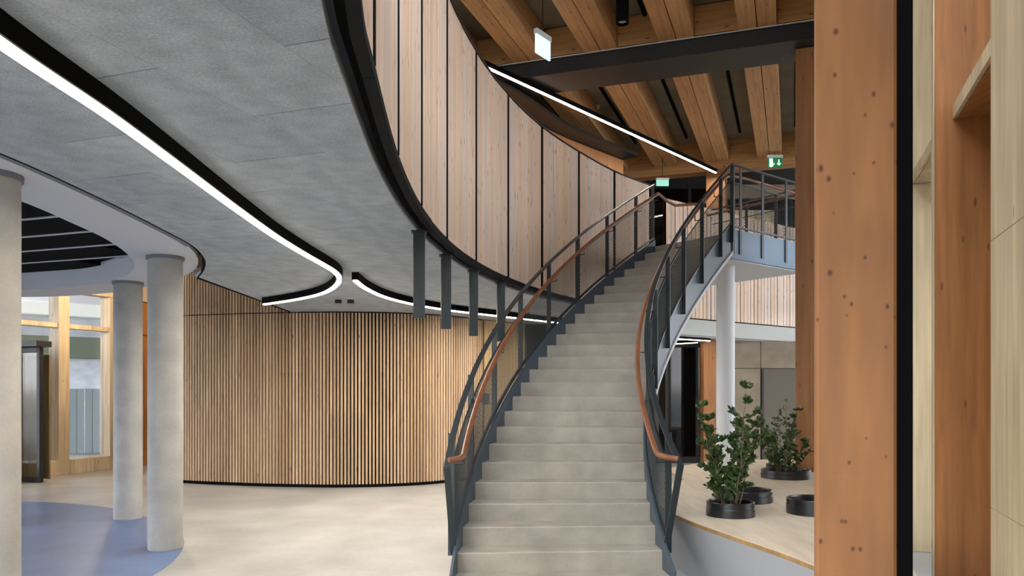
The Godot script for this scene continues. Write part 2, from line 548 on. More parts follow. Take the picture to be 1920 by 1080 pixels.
func glazed_wall(called: String, a: Vector2, b: Vector2, h0: float, h1: float, pitch: float, label: String, pane_mat: Material = null) -> void:
	var o := base(called, P((a + b) / 2.0, h0))
	tag(o, label, "", "", "structure")
	var t := (b - a).normalized()
	var n := int(round(a.distance_to(b) / pitch))
	var gap := a.distance_to(b) / n
	var post := boxm(Vector3(0.10, h1 - h0, 0.22), 0.006)
	for i in n + 1:
		put(post, "mullion", M.window_wood, o, o.transform.affine_inverse() * face(a + t * gap * i, (h0 + h1) / 2.0, t))
	for hh in ([h0 + 0.05, 3.6, h1 - 0.05] if h0 < 1.0 and h1 > 5.0 else [h0 + 0.05, h1 - 0.05]):
		var rail := boxm(Vector3(gap - 0.10, 0.10, 0.16), 0.006)
		for i in n:
			put(rail, "transom", M.window_wood, o, o.transform.affine_inverse() * face(a + t * gap * (i + 0.5), hh, t))
	for lv in ([[h0 + 0.1, 3.55], [3.65, h1 - 0.1]] if h0 < 1.0 and h1 > 5.0 else [[h0 + 0.1, h1 - 0.1]]):
		var pane := boxm(Vector3(gap - 0.10, lv[1] - lv[0], 0.012), 0.002)
		for i in n:
			put(pane, "pane", pane_mat if pane_mat else M.glass, o, o.transform.affine_inverse() * face(a + t * gap * (i + 0.5), (lv[0] + lv[1]) / 2.0, t))

# ------------------------------------------------------------------ grey acoustic ceiling
func make_grey_ceiling() -> void:
	var edge := offset_path(wood, -0.125)
	var outline := PackedVector2Array()
	for i in range(0, edge.size(), 4): outline.append(edge[i])
	for p in [Vector2(1.9, 15.2), Vector2(0.4, 15.7), Vector2(-0.3, 15.0), Vector2(-0.9, 14.25), Vector2(-1.5, 13.6), Vector2(-2.3, 13.28), Vector2(-2.9, 13.2), Vector2(-3.68, 13.25), Vector2(-3.62, 9.2)]: outline.append(p)
	for p in smooth([Vector2(-3.62, 9.0), Vector2(-3.36, 8.58), Vector2(-3.13, 8.04), Vector2(-2.99, 7.59), Vector2(-2.88, 7.08), Vector2(-2.83, 6.4), Vector2(-2.79, 5.3), Vector2(-2.81, 4.3), Vector2(-2.95, 3.5), Vector2(-3.5, 2.4), Vector2(-4.9, 1.25), Vector2(-6.9, 0.85)], 0.2): outline.append(p)
	outline.append(Vector2(-12.9, 0.85))
	outline.append(Vector2(-12.9, -1.0))
	var o := base("ceiling", P(Vector2(-2, 7), CEIL))
	tag(o, "low grey acoustic board ceiling under the gallery", "", "", "structure")
	var st := mb()
	prism(st, outline, CEIL + 0.022, CEIL + 0.06)
	build(st, "backing", M.trim, o)
	# boards 0.6 x 1.2 m laid along the joists in staggered rows, trimmed to the curved outline
	var k := 0
	for row in range(-22, 10):
		for col in range(-4, 18):
			var a0 := row * 0.6 + 0.0007
			var a1 := (row + 1) * 0.6 - 0.0007
			var b0 := col * 1.2 + (0.6 if posmod(row, 2) == 0 else 0.0) + 0.12
			var board := PackedVector2Array([grid(a0, b0), grid(a1, b0), grid(a1, b0 + 1.194), grid(a0, b0 + 1.194)])
			var mid := grid((a0 + a1) / 2.0, b0 + 0.6)
			if mid.y < 1.2: continue
			for piece in Geometry2D.intersect_polygons(board, outline):
				if piece.size() < 3: continue
				st = mb()
				prism(st, piece, CEIL, CEIL + 0.02)
				k += 1
				build(st, "board", M.acoustic[(row * 5 + col * 7 + 300) % 3], o)
	# rear part behind the viewer, one piece
	for piece in Geometry2D.intersect_polygons(PackedVector2Array([Vector2(-13, -3), Vector2(2, -3), Vector2(2, 1.2), Vector2(-13, 1.2)]), outline):
		st = mb()
		prism(st, piece, CEIL, CEIL + 0.02)
		build(st, "board", M.acoustic[0], o)
	# thin dark edge trim round the rounded opening and along the straight free edge
	var lipline := smooth([Vector2(-3.7, 13.2), Vector2(-3.66, 11.2), Vector2(-3.64, 9.15)], 0.2)
	st = mb()
	bar(st, lift(lipline, CEIL + 0.2), 0.02, 0.42)
	tag(build(st, "trim_1", M.black), "black edge strip along the free side of the grey ceiling", "", "", "structure")
	var open := smooth([Vector2(-3.62, 9.1), Vector2(-3.36, 8.58), Vector2(-3.13, 8.04), Vector2(-2.99, 7.59), Vector2(-2.88, 7.08), Vector2(-2.83, 6.4), Vector2(-2.79, 5.3), Vector2(-2.81, 4.3), Vector2(-2.95, 3.5), Vector2(-3.5, 2.4), Vector2(-4.9, 1.25)], 0.1)
	st = mb()
	bar(st, lift(open, CEIL + 0.11), 0.02, 0.22)
	tag(build(st, "trim_2", M.black), "black rounded reveal between grey ceiling and white soffit", "", "", "structure")
	st = mb()
	var near_side := PackedVector2Array()
	for p in open:
		if p.y < 7.3: near_side.append(p)
	bar(st, lift(offset_path(near_side, 0.05), CEIL + 0.02), 0.075, 0.012)
	tag(build(st, "trim_3", M.trim), "dark grey band following the rounded edge of the grey ceiling", "", "", "structure")
	st = mb()
	bar(st, lift(offset_path(open, 0.14), CEIL + 0.3), 0.36, 0.02)
	tag(build(st, "trim_6", M.black), "black closing strip above the gap round the white soffit", "", "", "structure")
	# small black ceiling fitting near the wall
	var f := base("ceiling_spotlight", P(Vector2(-2.42, 11.4), CEIL))
	tag(f, "tiny black twin spotlight on the grey ceiling near the curved light line", "spotlight")
	for dx in [-0.09, 0.09]:
		st = mb()
		lathe(st, P(Vector2(-2.42 + dx, 11.4), CEIL), [[0.0, -0.05], [0.05, -0.05], [0.05, 0.0]], 16)
		build(st, "lens", M.black_metal, f)

# ------------------------------------------------------------------ white soffit ring with dark baffled recess
func ray_path(path: PackedVector2Array, c: Vector2, an: float) -> Vector2:
	var far := c + Vector2(cos(an), sin(an)) * 30.0
	for i in path.size():
		var hit = Geometry2D.segment_intersects_segment(c, far, path[i], path[(i + 1) % path.size()])
		if hit != null: return hit
	return c

func make_soffit_ring() -> void:
	var c := Vector2(-7.2, 6.3)
	var o := base("ceiling_soffit", P(c, 2.98))
	tag(o, "smooth white oval soffit ring around a dark baffled recess", "", "", "structure")
	var n := 180
	var st := mb()
	var st2 := mb()
	for i in n:
		var a0 := TAU * i / n
		var a1 := TAU * (i + 1) / n
		var oa := ray_path(ring_out, c, a0)
		var ob := ray_path(ring_out, c, a1)
		var ia := ray_path(ring_in, c, a0)
		var ib := ray_path(ring_in, c, a1)
		quad(st, P(oa, 2.98), P(ob, 2.98), P(ib, 2.98), P(ia, 2.98), Vector3.DOWN)
		quad(st, P(oa, 2.98), P(ob, 2.98), P(ob, 3.08), P(oa, 3.08), Vector3(oa.x - c.x, 0, c.y - oa.y))
		quad(st, P(oa, 3.08), P(ob, 3.08), P(ib, 3.08), P(ia, 3.08), Vector3.UP)
		quad(st2, P(ia, 2.981), P(ib, 2.981), P(ib, 3.24), P(ia, 3.24), Vector3(c.x - ia.x, 0, ia.y - c.y))
	build(st, "board", M.soffit, o)
	build(st2, "inner_reveal", M.soffit, o)
	st = mb()
	prism(st, ring_in, 3.24, 3.3)
	build(st, "recess_lid", M.black, o)
	# flat black baffles across the recess
	for k in range(-9, 12):
		var b := 6.3 + k * 0.62
		var line := [grid(-14.0, b), grid(2.0, b)]
		for seg in Geometry2D.intersect_polyline_with_polygon(PackedVector2Array(line), ring_shrunk(ring_in, 0.12)):
			if seg.size() < 2: continue
			st = mb()
			bar(st, [P(seg[0], 3.215), P(seg[seg.size() - 1], 3.215)], 0.54, 0.04)
			build(st, "baffle", M.black, o)
			st = mb()
			bar(st, [P(seg[0] + D2 * 0.31, 3.205), P(seg[seg.size() - 1] + D2 * 0.31, 3.205)], 0.03, 0.03)
			build(st, "baffle_edge", M.soffit, o)

# ------------------------------------------------------------------ slatted gallery balustrade
func make_gallery() -> void:
	var o := base("wall_gallery", P(Vector2(-0.6, 6), 3.0))
	tag(o, "curved gallery parapet clad in pale vertical larch slats", "", "", "structure")
	var st := mb()
	bar(st, lift(offset_path(wood, -0.075), 4.12), 0.05, 2.24)
	build(st, "backing", M.black, o)
	st = mb()
	bar(st, lift(offset_path(wood, -0.045), 5.256), 0.12, 0.012)
	build(st, "cap", M.black_metal, o)
	# shadow gap between grey ceiling and parapet
	st = mb()
	bar(st, lift(offset_path(wood, -0.10), 3.40), 0.14, 0.02)
	build(st, "shadow_gap", M.black, o)
	# inner face of the parapet
	st = mb()
	bar(st, lift(offset_path(wood, -0.125), 4.45), 0.04, 1.6)
	build(st, "inner_face", M.white_wall, o)
	var total := 0.0
	var s0 := 0.0
	for i in wood.size() - 1:
		if wood[i].y < 3.32: s0 += wood[i].distance_to(wood[i + 1])
		total += wood[i].distance_to(wood[i + 1])
	var W := 1.285
	var slat := boxm(Vector3(0.1165, 2.235, 0.028), 0.0015)
	var half_slat := boxm(Vector3(0.055, 2.235, 0.028), 0.0015)
	for k in range(-2, 10):
		var a := s0 + k * W
		if a < 0.0: continue
		var e := on_path(wood, a + W / 2.0)
		var panel := Node3D.new()
		panel.name = "panel"
		o.add_child(panel, true)
		panel.transform = o.transform.affine_inverse() * face(e[0], 3.0, e[1])
		var inv := (o.transform * panel.transform).affine_inverse()
		# broad boards with now and then a split one, fitted to the panel width
		var widths := []
		var sum := 0.0
		while sum < W - 0.16:
			var wd := 0.055 if rng.randf() < 0.3 else 0.1165
			widths.append(wd)
			sum += wd + 0.0022
		var fit := (W - 0.064 - 0.0022 * widths.size()) / (sum - 0.0022 * widths.size())
		var x := 0.032
		for w0 in widths:
			var w: float = w0 * fit
			if a + x + w > total: break
			var q := on_path(wood, a + x + w / 2.0)
			var dep := rng.randf_range(-0.003, 0.002)
			var nn: Vector2 = Vector2(q[1].y, -q[1].x)
			var xf := inv * face(q[0] - nn * (0.016 - dep), 3.0 + 2.235 / 2.0 + 0.008, q[1])
			xf.basis = xf.basis * Basis.from_scale(Vector3(fit, 1, 1))
			put(half_slat if w0 < 0.1 else slat, "slat", M.larch[rng.randi() % 4], panel, xf)
			x += w + 0.0022
		if a + W > total + 0.2: continue
		var lp := PackedVector2Array()
		for i in 13: lp.append(on_path(wood, a + 0.003 + (W - 0.006) * i / 12.0)[0])
		var ls := mb()
		bar(ls, lift(offset_path(lp, -0.025), 2.972), 0.055, 0.05)
		build(ls, "metal_lip", M.lip, panel)
		var je := on_path(wood, a)
		put(boxm(Vector3(0.062, 2.235, 0.034), 0.002), "joint_strip", M.black, panel, inv * face(je[0] - Vector2(je[1].y, -je[1].x) * 0.0145, 3.0 + 2.235 / 2.0 + 0.008, je[1]))
	# four dark steel hangers below the parapet edge
	var hang := [Vector2(-0.76, 6.46), Vector2(-0.635, 7.6), Vector2(-0.42, 8.62), Vector2(-0.135, 9.6)]
	var words := ["nearest of the four dark steel hangers below the gallery edge", "second nearest dark steel hanger below the gallery edge", "third dark steel hanger from the viewer below the gallery edge", "farthest dark steel hanger below the gallery edge, beside the stair rail"]
	for i in 4:
		var hg := base("steel_hanger", P(hang[i], 2.21))
		tag(hg, words[i], "steel hanger", "steel hangers below the gallery edge")
		put(boxm(Vector3(0.098, 0.72, 0.05), 0.004), "tube", M.steel_dark, hg, hg.transform.affine_inverse() * face(hang[i], 2.57, Vector2(1, 0.12)))
		put(boxm(Vector3(0.13, 0.012, 0.10), 0.003), "head_plate", M.black_metal, hg, hg.transform.affine_inverse() * face(hang[i], 2.914, Vector2(1, 0.12)))

# ------------------------------------------------------------------ curved slat wall on the ground floor
func make_slat_wall() -> void:
	var o := base("wall_slatted", P(Vector2(-3.2, 13.2), 0))
	tag(o, "curved ground floor wall of slim upright oak slats over black backing", "", "", "structure")
	var st := mb()
	bar(st, lift(offset_path(slat_path, -0.075), 1.81), 0.05, 3.58)
	build(st, "backing", M.black, o)
	st = mb()
	var tall := PackedVector2Array()
	for p in slat_path:
		if p.x < -3.5: tall.append(p)
	bar(st, lift(offset_path(tall, -0.075), 5.3), 0.05, 3.4)
	build(st, "upper_backing", M.black, o)
	st = mb()
	bar(st, lift(offset_path(slat_path, -0.02), 0.022), 0.05, 0.044)
	build(st, "plinth", M.black, o)
	var total := 0.0
	for i in slat_path.size() - 1: total += slat_path[i].distance_to(slat_path[i + 1])
	var low := boxm(Vector3(0.034, 2.85, 0.045), 0.002)
	var high := boxm(Vector3(0.034, 4.08, 0.045), 0.002)
	var s := 0.02
	while s < total - 0.02:
		var q := on_path(slat_path, s)
		var p: Vector2 = q[0]
		if p.y < 15.6:
			var m: Material = M.oak[rng.randi() % 3]
			put(low, "slat", m, o, o.transform.affine_inverse() * face(p - Vector2(q[1].y, -q[1].x) * 0.022, 1.475, q[1]))
			if p.x < -3.5:
				put(high, "slat", m, o, o.transform.affine_inverse() * face(p - Vector2(q[1].y, -q[1].x) * 0.022, 4.956, q[1]))
		s += 0.0585
	# plain oak panel at the end of the slats and the dark corridor beside it
	var e := base("wall_panel", P(Vector2(-0.25, 15.0), 0))
	tag(e, "plain honey oak wall panel between slat wall and dark corridor", "", "", "structure")
	var t := (Vector2(0.24, 15.6) - Vector2(-0.53, 14.62)).normalized()
	put(boxm(Vector3(1.24, 2.9, 0.05), 0.004), "panel", M.oak_panel, e, e.transform.affine_inverse() * face(Vector2(-0.145, 15.11), 1.46, t))
	var plate := base("wall_switch", P(Vector2(-0.47, 14.62), 1.35))
	tag(plate, "small dark grey access panel on the slat wall seen through the stair mesh", "switch panel")
	put(boxm(Vector3(0.13, 0.2, 0.03), 0.004), "plate", M.black_metal, plate, plate.transform.affine_inverse() * face(Vector2(-0.47, 14.62), 1.45, t))
	st = mb()
	prism(st, PackedVector2Array([Vector2(0.25, 17.2), Vector2(3.2, 17.2), Vector2(3.2, 17.4), Vector2(0.25, 17.4)]), 0, 3.6)
	tag(build(st, "wall_corridor", M.dark_wall), "dark grey wall at the end of the corridor behind the stair", "", "", "structure")
	st = mb()
	prism(st, PackedVector2Array([Vector2(0.2, 15.65), Vector2(0.3, 15.6), Vector2(0.3, 17.3), Vector2(0.2, 17.3)]), 0, 3.6)
	tag(build(st, "wall_reveal", M.dark_wall), "side wall of the dark corridor behind the stair", "", "", "structure")

# ------------------------------------------------------------------ timber joists, steel beam, roof
func make_timber_ceiling() -> void:
	var o0 := Vector2(3.8, 12.06)                 # a point on the centre line of the rightmost visible pair
	var o := base("ceiling_timber", P(o0, 6.6))
	tag(o, "upper ceiling of paired honey timber joists under grey deck", "", "", "structure")
	var inv := o.transform.affine_inverse()
	var a_ref := o0.dot(U2)
	var b_ref := o0.dot(D2)
	var st := mb()
	# deck with a rooflight over the near part of the hall, outside the frame
	for r in [[-26.0, -2.4, -14.0, 28.0], [1.1, 16.0, -14.0, 28.0], [-2.4, 1.1, -14.0, 0.0], [-2.4, 1.1, 5.6, 28.0]]:
		prism(st, PackedVector2Array([grid(r[0], r[2]), grid(r[1], r[2]), grid(r[1], r[3]), grid(r[0], r[3])]), 7.05, 7.35)
	build(st, "deck", M.slab, o)
	var rl := base("window_9", P(grid(-0.65, 4.8), 7.2))
	tag(rl, "rooflight above the near part of the hall", "", "", "structure")
	for i in 6:
		put(boxm(Vector3(0.06, 3.5, 0.16), 0.004), "bar", M.window_wood, rl, rl.transform.affine_inverse() * along(grid(-0.65, 0.03 + i * 1.11), 7.2, U2))
		if i < 5: put(boxm(Vector3(1.05, 3.5, 0.015), 0.002), "pane", M.glass, rl, rl.transform.affine_inverse() * along(grid(-0.65, 0.585 + i * 1.11), 7.27, U2))
	put(boxm(Vector3(0.2, 16.0, 0.44), 0.006), "trimmer", M.joist[0], o, inv * along(grid(-2.5, 8.75), 6.82, U2))
	var bb := 11.72                          # line of the steel beam
	var near_len := bb - 8.9
	var far_len := b_ref + 5.15 - bb
	var jn := boxm(Vector3(0.243, near_len, 0.44), 0.006)
	var jf := boxm(Vector3(0.243, far_len, 0.44), 0.006)
	var blk := boxm(Vector3(0.30, 0.60, 0.40), 0.004)
	for k in range(-2, 11):
		var a := a_ref - k * 1.1
		for s in [-1, 1]:
			var c: float = a + s * 0.1275
			var m: Material = M.joist[(k + (0 if s < 0 else 1) + 4) % 2]
			put(jn, "joist", m, o, inv * along(grid(c, bb - near_len / 2.0), 6.82, D2))
			put(jf, "joist", m, o, inv * along(grid(c, bb + far_len / 2.0), 6.82, D2))
		var blk2 := boxm(Vector3(0.16, 0.596, 0.42), 0.004)
		put(blk2, "blocking", M.joist[1], o, inv * along(grid(a - 0.55, bb - 0.28), 6.83, U2))
		# black service tracks between the joists
		if k < 5:
			put(boxm(Vector3(0.05, 4.4, 0.04), 0.004), "service_track", M.black, o, inv * along(grid(a - 0.58, b_ref + 2.4), 7.03, D2))
	# timber cross beam at the far end of the joists
	put(boxm(Vector3(0.34, 15.0, 0.66), 0.008), "cross_beam", M.joist[1], o, inv * along(grid(a_ref - 4.6, b_ref + 5.3), 6.74, U2))
	# black steel beam
	var sb := base("steel_beam", P(grid(a_ref - 3.0, bb), 6.35))
	tag(sb, "wide black steel beam crossing below the timber joists", "beam")
	var inv2 := sb.transform.affine_inverse()
	put(boxm(Vector3(0.74, 10.6, 0.03), 0.004), "bottom_flange", M.beam, sb, inv2 * along(grid(a_ref - 4.5, bb), 6.365, U2))
	put(boxm(Vector3(0.03, 10.6, 0.2), 0.004), "web", M.black_metal, sb, inv2 * along(grid(a_ref - 4.5, bb - 0.34), 6.47, U2))
	put(boxm(Vector3(0.72, 10.6, 0.02), 0.004), "top_flange", M.black_metal, sb, inv2 * along(grid(a_ref - 4.5, bb), 6.583, U2))
	# pale strip where the joists sit on the steel
	put(boxm(Vector3(0.02, 10.6, 0.012), 0.002), "bearing_strip", M.column_white, sb, inv2 * along(grid(a_ref - 4.5, bb - 0.37), 6.592, U2))
	# little white smoke detectors on the deck
	for q in [[Vector2(2.62, 14.9), "small white smoke detector on the deck between the middle joists"], [Vector2(1.62, 15.1), "small white smoke detector on the deck nearer the gallery parapet"]]:
		var sd := base("smoke_detector", P(q[0], 7.0))
		tag(sd, q[1], "smoke detector", "smoke detectors")
		st = mb()
		lathe(st, P(q[0], 6.99), [[0.0, 0.0], [0.035, 0.0], [0.05, 0.02]], 20)
		build(st, "sensor", M.column_white, sd)
		st = mb()
		lathe(st, P(q[0], 7.01), [[0.05, 0.0], [0.06, 0.0], [0.06, 0.04], [0.0, 0.04]], 20)
		build(st, "base_plate", M.column_white, sd)
	# spotlight on a black track
	var sp := P(Vector2(1.44, 10.3), 7.02)
	var spot := base("track_spotlight", sp)
	tag(spot, "black cylinder spotlight hanging between the timber joists", "spotlight")
	st = mb()
	tube(st, [sp, sp + Vector3(0, -0.25, 0)], 0.012, 8)
	build(st, "stem", M.black_metal, spot)
	st = mb()
	lathe(st, sp + Vector3(0, -0.62, 0), [[0.0, 0.03], [0.06, 0.03], [0.075, 0.0], [0.085, 0.0], [0.085, 0.37], [0.0, 0.37]], 20)
	build(st, "lamp_head", M.black, spot)
	st = mb()
	lathe(st, sp + Vector3(0, -0.59, 0), [[0.0, 0.0], [0.055, 0.0], [0.0, 0.004]], 16)
	build(st, "lens", M.column_white, spot)
	var track := base("lighting_track", P(Vector2(1.44, 10.3), 7.0))
	tag(track, "short black lighting track on the grey deck beside the spotlight", "lighting track")
	put(boxm(Vector3(0.05, 3.0, 0.05), 0.003), "rail", M.black, track, track.transform.affine_inverse() * along(Vector2(1.5, 10.2), 7.025, D2))

# ------------------------------------------------------------------ stair
func outer(n: float) -> Vector2:
	var a := deg_to_rad(3.91 + (n - 2.0) * 1.743)
	return Vector2(9.21 - 9.67 * cos(a), 5.69 + 9.67 * sin(a))

func inner(n: float) -> Vector2:
	var a := deg_to_rad(-3.05 + 2.342 * (n - 2.0) - 0.0141 * (n - 2.0) * (n - 8.0))
	return Vector2(7.62 - 6.4 * cos(a), 6.8 + 6.4 * sin(a))

func out_dir(n: float, outside: bool) -> Vector2:
	# plan unit vector away from the walking surface
	if outside: return (outer(n) - Vector2(9.21, 5.69)).normalized()
	return (Vector2(7.62, 6.8) - inner(n)).normalized()

func make_stair() -> void:
	var o := base("staircase", P((outer(2) + inner(2)) / 2.0, 0))
	tag(o, "broad curved staircase with concrete steps and blue grey steel stringers", "staircase")
	for n in range(1, 25):
		var st := mb()
		var a := outer(n)
		var b := inner(n)
		var c := inner(n + 1)
		var d := outer(n + 1)
		var back := ((c + d) / 2.0 - (a + b) / 2.0).normalized()
		c += back * 0.03
		d += back * 0.03
		var h := n * RISE
		var lo := h - RISE - (0.0 if n == 1 else 0.03)
		var ch := 0.007
		var a2 := a + back * ch
		var b2 := b + back * ch
		quad(st, P(a2, h), P(b2, h), P(c, h), P(d, h), Vector3.UP)
		quad(st, P(a, h - ch), P(b, h - ch), P(b2, h), P(a2, h), Vector3(-back.x, 1, back.y))
		quad(st, P(a, lo), P(b, lo), P(b, h - ch), P(a, h - ch), Vector3(-back.x, 0, back.y))
		quad(st, P(a, lo), P(b, lo), P(c, lo), P(d, lo), Vector3.DOWN)
		quad(st, P(d, lo), P(c, lo), P(c, h), P(d, h), Vector3(back.x, 0, -back.y))
		for e in [[a, d, a2, true], [b, c, b2, false]]:
			var nn := out_dir(n, e[3])
			quad(st, P(e[0], lo), P(e[1], lo), P(e[1], h), P(e[0], h - ch), Vector3(nn.x, 0, -nn.y))
			tri(st, P(e[0], h - ch), P(e[2], h), P(e[1], h), Vector3(nn.x, 0, -nn.y))
		build(st, "step", M.step, o)
	for side in [true, false]:
		var st := mb()
		var prev := []
		for i in 97:
			var n := 0.75 + i * 24.25 / 96.0
			var p := outer(n) if side else inner(n)
			var w := out_dir(n, side)
			var top := n * RISE + 0.10
			var bot := maxf(0.0, n * RISE - 0.30)
			var cur := [P(p, top), P(p + w * 0.02, top), P(p + w * 0.02, bot), P(p, bot), Vector3(w.x, 0, -w.y)]
			if i > 0:
				quad(st, prev[0], cur[0], cur[1], prev[1], Vector3.UP)
				quad(st, prev[1], cur[1], cur[2], prev[2], cur[4])
				quad(st, prev[3], cur[3], cur[0], prev[0], -cur[4])
				quad(st, prev[2], cur[2], cur[3], prev[3], Vector3.DOWN)
			if i == 0 or i == 96: quad(st, cur[0], cur[1], cur[2], cur[3], Vector3(0, 0, 1 if i == 0 else -1))
			prev = cur
		build(st, "stringer", M.steel if side else M.steel, o)
	# smooth white soffit under the flight, a little proud of the stringers
	var st := mb()
	var prev := []
	for i in 61:
		var n := 3.0 + i * 22.3 / 60.0
		var a := outer(n) + out_dir(n, true) * 0.02
		var b := inner(n) + out_dir(n, false) * 0.035
		var h := n * RISE - 0.30
		var cur := [P(a, h), P(b, h), P(b, maxf(h - 0.05, 0.0)), P(a, maxf(h - 0.05, 0.0))]
		if i > 0:
			quad(st, prev[0], cur[0], cur[1], prev[1], Vector3.UP)
			quad(st, prev[2], cur[2], cur[3], prev[3], Vector3.DOWN)
			var w := out_dir(n, false)
			quad(st, prev[1], cur[1], cur[2], prev[2], Vector3(w.x, 0, -w.y))
			w = out_dir(n, true)
			quad(st, prev[0], cur[0], cur[3], prev[3], Vector3(w.x, 0, -w.y))
		prev = cur
	build(st, "soffit", M.column_white, o)

# ------------------------------------------------------------------ stair guards
func guard_pt(n: float, outside: bool, off: float, up: float) -> Vector3:
	var p := outer(n) if outside else inner(n)
	return P(p + out_dir(n, outside) * off, n * RISE + up)

func wire(st: SurfaceTool, pts: Array, r: float) -> void:
	tube(st, pts, r, 3)

func make_guards() -> void:
	for outside in [true, false]:
		var o := base("stair_guard", guard_pt(2, outside, 0.03, 0.0))
		tag(o, "dark steel mesh guard with wooden handrail on the left side of the stair" if outside else "dark steel mesh guard with wooden handrail on the right side of the stair", "railing", "stair guards")
		var inv := o.transform.affine_inverse()
		var st := mb()
		var pts := []
		for i in 101: pts.append(guard_pt(0.5 + i * 24.5 / 100.0, outside, 0.03, 0.97))
		bar(st, pts, 0.045, 0.022)
		build(st, "top_rail", M.steel_dark, o)
		st = mb()
		pts = []
		for i in 101: pts.append(guard_pt(2.0 + i * 23.0 / 100.0, outside, 0.03, 0.13))
		bar(st, pts, 0.03, 0.025)
		build(st, "bottom_rail", M.steel_dark, o)
		# leaning end bar: from the foot at the second step out to the start of the top rail
		st = mb()
		var foot := guard_pt(2.0, outside, 0.03, -0.02)
		var head := guard_pt(0.5, outside, 0.03, 0.97)
		var w := out_dir(1.0, outside)
		var sv := Vector3(w.x, 0, -w.y) * 0.026
		var fv := Vector3(0, 0, 0.022)
		for q in [[sv, 1.0], [-sv, -1.0]]:
			quad(st, foot + q[0], foot + q[0] - fv * 0.6, head + q[0] - fv, head + q[0] + fv * 0.2, sv * q[1])
		quad(st, foot + sv, foot - sv, head - sv + fv * 0.2, head + sv + fv * 0.2, Vector3(0, 0, 1))
		quad(st, foot + sv - fv * 0.6, foot - sv - fv * 0.6, head - sv - fv, head + sv - fv, Vector3(0, 0, -1))
		quad(st, foot + sv, foot - sv, foot - sv - fv * 0.6, foot + sv - fv * 0.6, Vector3.DOWN)
		build(st, "end_bar", M.steel_dark, o)
		var posts := [2.0, 5.15, 8.3, 11.45, 14.6, 17.6, 20.6, 23.4, 25.0]
		for i in posts.size():
			var n: float = posts[i]
			var nx: float = n + 0.05
			var t := (outer(nx) - outer(n)) if outside else (inner(nx) - inner(n))
			var at := (outer(n) if outside else inner(n)) + out_dir(n, outside) * 0.05
			var lo := n * RISE - 0.14
			var hi := n * RISE + 0.965
			if n == 2.0: lo = n * RISE - 0.02
			put(boxm(Vector3(0.016, hi - lo, 0.055), 0.002), "post", M.steel_dark, o, inv * face(at, (lo + hi) / 2.0, t.normalized()))
			# handrail bracket
			st = mb()
			var hp := guard_pt(n, outside, -0.055, 0.79)
			tube(st, [guard_pt(n, outside, 0.03, 0.72), guard_pt(n, outside, -0.05, 0.72), hp], 0.007, 6)
			build(st, "bracket", M.steel_dark, o)
			if i < posts.size() - 1:
				# diagonal wire mesh
				st = mb()
				var n1: float = posts[i + 1]
				var L := (guard_pt(n1, outside, 0.03, 0) - guard_pt(n, outside, 0.03, 0)).length()
				var H := 0.60
				var stp := 0.036
				var lean := 0.75
				for s in [1.0, -1.0]:
					var u0 := -H * lean - L if s < 0 else -H * lean
					var u := -H * lean
					while u < L + H * lean:
						# wire u(v) = u + s * lean * v
						var vs := []
						for kk in 5:
							var v := H * kk / 4.0
							vs.append([u + s * lean * v, v])
						var seg := []
						for kk in 25:
							var v := H * kk / 24.0
							var uu: float = u + s * lean * v
							if uu >= 0.0 and uu <= L: seg.append([uu, v])
						if seg.size() > 1:
							var pa: Array = seg[0]
							var pb: Array = seg[seg.size() - 1]
							var pm := [(pa[0] + pb[0]) / 2.0, (pa[1] + pb[1]) / 2.0]
							var w3 := []
							for q in [pa, pm, pb]: w3.append(guard_pt(n + (n1 - n) * q[0] / L, outside, 0.03, 0.14 + q[1]))
							wire(st, w3, 0.0022)
						u += stp
				var mesh := build(st, "mesh_panel", M.steel_dark, o)
				mesh.set_meta("kind", "stuff")
				# slim bar closing the mesh at its top
				st = mb()
				pts = []
				for kk in 9: pts.append(guard_pt(n + (n1 - n) * kk / 8.0, outside, 0.03, 0.745))
				bar(st, pts, 0.016, 0.012)
				build(st, "mesh_rail", M.steel_dark, o)
		# handrail: level at both ends, rising in between
		pts = []
		for n in [0.62, 0.8, 1.1, 1.4, 1.65]: pts.append(guard_pt(n, outside, -0.055, 1.1 - n * RISE))
		for i in 90:
			var n := 1.95 + i * 23.05 / 89.0
			pts.append(guard_pt(n, outside, -0.055, 0.82))
		pts[0] = guard_pt(0.62, outside, 0.02, 1.09 - 0.62 * RISE)
		if outside:
			for q in [[Vector2(2.5, 12.72), 4.66], [Vector2(2.66, 12.85), 4.62], [Vector2(2.9, 12.95), 4.66], [Vector2(3.12, 12.98), 4.68]]: pts.append(P(q[0], q[1]))
		else:
			for q in [[Vector2(3.22, 11.58), 4.76], [Vector2(3.5, 11.82), 4.78], [Vector2(4.68, 12.78), 4.78]]: pts.append(P(q[0], q[1]))
		st = mb()
		tube(st, pts, 0.023, 10)
		tag(build(st, "handrail", M.handrail, o), "round reddish wooden handrail")

